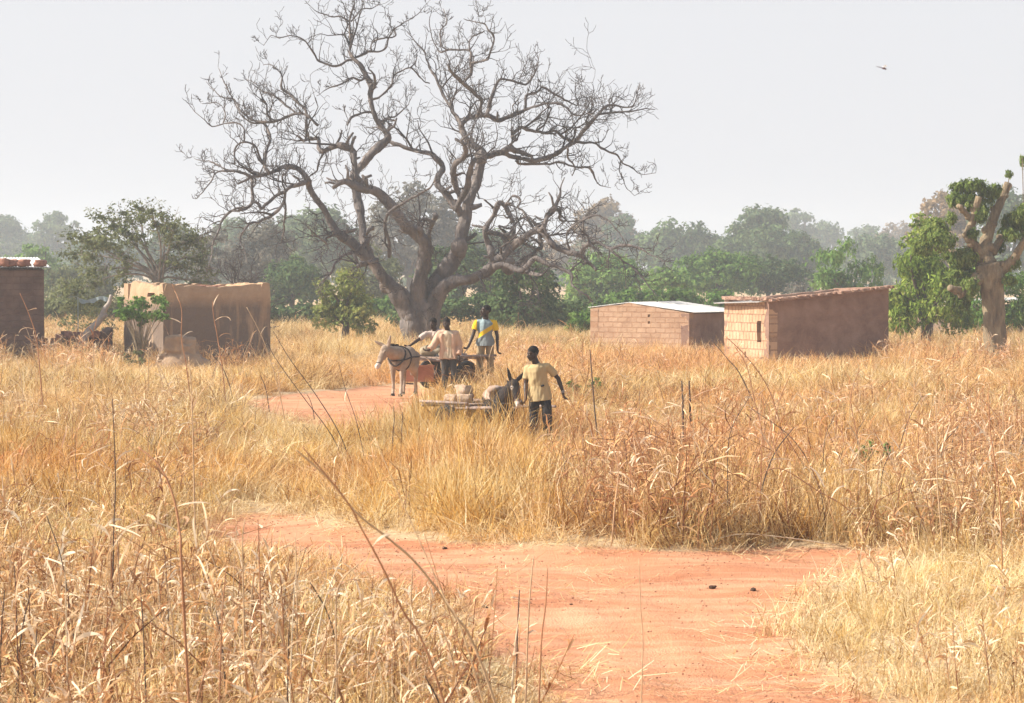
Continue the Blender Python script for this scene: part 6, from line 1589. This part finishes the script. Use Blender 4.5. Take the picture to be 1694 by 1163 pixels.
BS_([(308, 606), (300, 560), (300, 510), (285, 470)], 60, 0, .013, 'red', 'tall bent rusty stalk at the corner of the tan hut', leaves_=((.5, 1), (.65, -1), (.8, -1)), ll=.6, lw=.05)
BS_([(368, 615), (360, 560), (353, 520), (352, 498)], 60, 0, .013, 'red', 'tall rusty stalk with long leaf before the stained hut wall', leaves_=((.5, 1), (.7, 1), (.9, 1)), ll=.6, lw=.05)
BS_([(462, 650), (445, 590), (430, 550), (408, 508)], 56, 0, .010, 'tan', 'thin leaning stem crossing the right corner of the tan hut', leaves_=((.5, -1),), ll=.4)
BS_([(560, 715), (520, 650), (480, 595), (452, 548)], 48, 0, .010, 'dark', 'dark slanting stem over the far bend of the track', leaves_=((.6, 1),), ll=.3)
BS_([(548, 720), (500, 655), (455, 592), (440, 560)], 48.5, 0, .009, 'dark', 'second dark slanting stem left of the far bend of the track', leaves_=((.5, -1),), ll=.3)
BS_([(590, 700), (570, 640), (560, 600)], 48, 0, .008, 'dark', 'short dark stem by the red earth left of the pale donkey', leaves_=((.8, 1),), ll=.25)
BS_([(650, 718), (652, 695), (651, 672)], 47, 0, .010, 'dark', 'short black upright twig on the bare red earth', leaves_=(), cat='twig')
BS_([(664, 722), (665, 700), (666, 682)], 47, 0, .010, 'dark', 'short black twig beside the taller one on the red earth', leaves_=(), cat='twig')
BS_([(1290, 700), (1270, 640), (1235, 590), (1200, 556)], 44, 0, .011, 'red', 'tall crossing stalk leaning left below the narrow window', leaves_=((.5, 1), (.7, 1)), ll=.45)
BS_([(1262, 720), (1248, 660), (1235, 605), (1215, 572)], 43, 0, .010, 'red', 'tall stalk in the group below the brown mud hut corner', leaves_=((.5, -1), (.75, 1)), ll=.45)
BS_([(1225, 620), (1205, 595), (1178, 563)], 60, 0, .012, 'dark', 'dark broken stem lying across the gap between the brick huts', leaves_=())
BS_([(1130, 672), (1129, 650), (1128, 630)], 50, 0, .022, 'dark', 'left one of two short black stubs in the field', leaves_=(), cat='stub')
BS_([(1142, 672), (1141, 650), (1140, 630)], 50, 0, .022, 'dark', 'right one of two short black stubs in the field', leaves_=(), cat='stub')
BS_([(1560, 900), (1552, 800), (1550, 700), (1548, 640)], 32, 0, .009, 'tan', 'tall tan stem right of the small green shrub', leaves_=((.4, -1), (.8, 1)), ll=.4)
BS_([(1660, 940), (1655, 820), (1640, 720), (1636, 650)], 30, 0, .009, 'red', 'tall rusty stem close to the right picture edge', leaves_=((.4, -1), (.7, 1)), ll=.4)
BS_([(1440, 880), (1400, 840), (1350, 810), (1290, 775), (1250, 790)], 35, 0, .009, 'red', 'fallen arched stalk at the edge of the right hand stand', leaves_=((.5, 1),), ll=.4)
BS_([(1400, 905), (1300, 890), (1220, 885), (1150, 905)], 34.5, 0, .008, 'pale', 'pale stalk lying along the far edge of the track', leaves_=(), base=False)
ORD = 'first second third fourth fifth sixth seventh eighth ninth tenth eleventh twelfth thirteenth fourteenth fifteenth sixteenth seventeenth eighteenth nineteenth twentieth'.split()
def ordw(i): return ORD[i] if i < 20 else ('twenty ', 'thirty ', 'forty ')[(i + 1) // 10 - 2] + ORD[(i + 1) % 10 - 1] if (i + 1) % 10 else ('thirtieth', 'fortieth', 'fiftieth')[(i + 1) // 10 - 3]
CN = dict(red='rust coloured', tan='tan', dark='dark', pale='pale')
def say(i, n, col, H_, l_, what): return ('tall ' if H_ > .5 else 'short ') + CN[col] + ' stalk leaning ' + ('left' if l_ < 0 else 'right') + ', ' + (ordw(i) + ' from left ' if i < n / 2 else ordw(n - 1 - i) + ' from right ') + what
groupA = sorted([(ri.uniform(940, 1690), ri.uniform(790, 905)) for i in range(46)])
for i, (px, py) in enumerate(groupA):
    g = G(px, py); s = FPX / g.y; H_ = ri.uniform(1.0, 1.75) * s; l_ = ri.normal(0, 26); c_ = ri.normal(0, 16)
    BS_([(px, py), (px + l_ * .3, py - H_ * .4), (px + l_ * .8 + c_ * .3, py - H_ * .75), (px + l_ + c_ * 1.4, py - H_)], g.y, ri.uniform(-.3, .3), ri.uniform(.006, .010), (cl_ := str(ri.choice(['red', 'tan', 'red', 'dark']))),
        say(i, len(groupA), cl_, H_ / s / 1.75 - .28, l_, 'in the stand beyond the track'), 'millet stalks in the right hand stand', [(ri.uniform(.3, 1), ri.choice([-1, 1])) for _ in range(ri.integers(1, 4))], .24, .020)
groupB = sorted([(ri.uniform(-10, 880), ri.uniform(1130, 1330)) for i in range(46)])
for i, (px, py) in enumerate(groupB):
    g = G(px, py); s = FPX / g.y; H_ = ri.uniform(.7, 1.35) * s; l_ = ri.normal(0, 30)
    BS_([(px, py), (px + l_ * .3, py - H_ * .4), (px + l_ * .7, py - H_ * .75), (px + l_ * 1.3, py - H_)], g.y, ri.uniform(-.2, .2), ri.uniform(.006, .009), (cl_ := str(ri.choice(['red', 'tan', 'tan', 'pale', 'dark']))),
        say(i, len(groupB), cl_, H_ / s / 1.35 - .26, l_, 'in the near foreground'), 'foreground stalks', [(ri.uniform(.3, 1), ri.choice([-1, 1])) for _ in range(ri.integers(1, 5))], .17, .018)
groupC = sorted([(ri.uniform(-10, 600), ri.uniform(612, 700)) for i in range(30)])
for i, (px, py) in enumerate(groupC):
    g = G(px, py); s = FPX / g.y; H_ = ri.uniform(.9, 1.5) * s; l_ = ri.normal(-6, 18)
    if px > 420: H_ *= .5
    BS_([(px, py), (px + l_ * .3, py - H_ * .4), (px + l_ * .8, py - H_ * .75), (px + l_ * 1.5, py - H_)], g.y, 0, ri.uniform(.009, .013), (cl_ := str(ri.choice(['red', 'tan', 'tan', 'dark']))),
        say(i, len(groupC), cl_, H_ / s / 1.5 - .28, l_, 'before the tan hut'), 'stalks before the tan hut', [(ri.uniform(.4, 1), ri.choice([-1, 1])) for _ in range(ri.integers(2, 5))], .32, .030)
# small dark stones and droppings on the track
for (px, py, r, lb) in [(802, 1000, .028, 'black dropping in the middle of the near track'), (631, 994, .022, 'dark dropping near the grass at the left of the track'), (1247, 972, .03, 'flat dark clod at the right of the track'), (1180, 968, .03, 'small dark clod left of the flat clod on the track'),
                        (735, 903, .025, 'dark pebble on the far edge of the track'), (1302, 990, .018, 'tiny dark pebble near the pale straw on the right'), (945, 995, .014, 'tiny pebble right of the black dropping')]:
    g = G(px, py); b = MB(); lump(b, (0, 0, 0), np.array((r * 1.2, r, r * .7)), ri, .25)
    tag(b.build('clod', pmat('dark_clod', [(.045, .03, .022), (.12, .07, .045)], 40), None, True, loc=(g.x, g.y, g.z - .045 + r * .55)), lb, 'clod')
for (px, py, w_, lb) in [(1390, 868, .55, 'dark heap of uprooted roots under the right hand stand'), (1300, 862, .35, 'small dark root heap left of the larger one'), (515, 735, .45, 'dark trampled tuft of stems by the far track bend')]:
    g = G(px, py); b = MB()
    for i in range(90):
        a_ = ri.uniform(0, 6.28); q = np.array((ri.normal(0, w_ * .4), ri.normal(0, .12), .02)); d_ = np.array((math.cos(a_), math.sin(a_) * .5, abs(ri.normal(0, .4)))); L = ri.uniform(.15, .5)
        b.tube([q, q + d_ * L * .5 + (0, 0, .03), q + d_ * L], [.007, .006, .003], 4, cap=False)
    for i in range(9): lump(b, (ri.normal(0, w_ * .3), ri.normal(0, .06), .05), np.array((.07, .05, .06)) * ri.uniform(.6, 1.4), ri)
    tag(b.build('root_heap', pmat('dark_roots', [(.05, .035, .03), (.14, .09, .07), (.24, .17, .13)], 12), loc=tuple(g)), lb, 'heap')

# ------------------------------------------------------------------ the dusty air
hz = MB(); hz.box((0, 420, 7.6), (1004, 964, 18.8))
mh = bpy.data.materials.new('dusty_air'); mh.use_nodes = True; t = mh.node_tree; t.nodes.clear()
oo = t.nodes.new('ShaderNodeOutputMaterial'); pv = t.nodes.new('ShaderNodeVolumePrincipled')
pv.inputs['Color'].default_value = (.80, .90, 1.0, 1); pv.inputs['Density'].default_value = HAZE; pv.inputs['Anisotropy'].default_value = .25
t.links.new(pv.outputs[0], oo.inputs['Volume'])
hzo = hz.build('haze', mh); tag(hzo, kind='stuff')
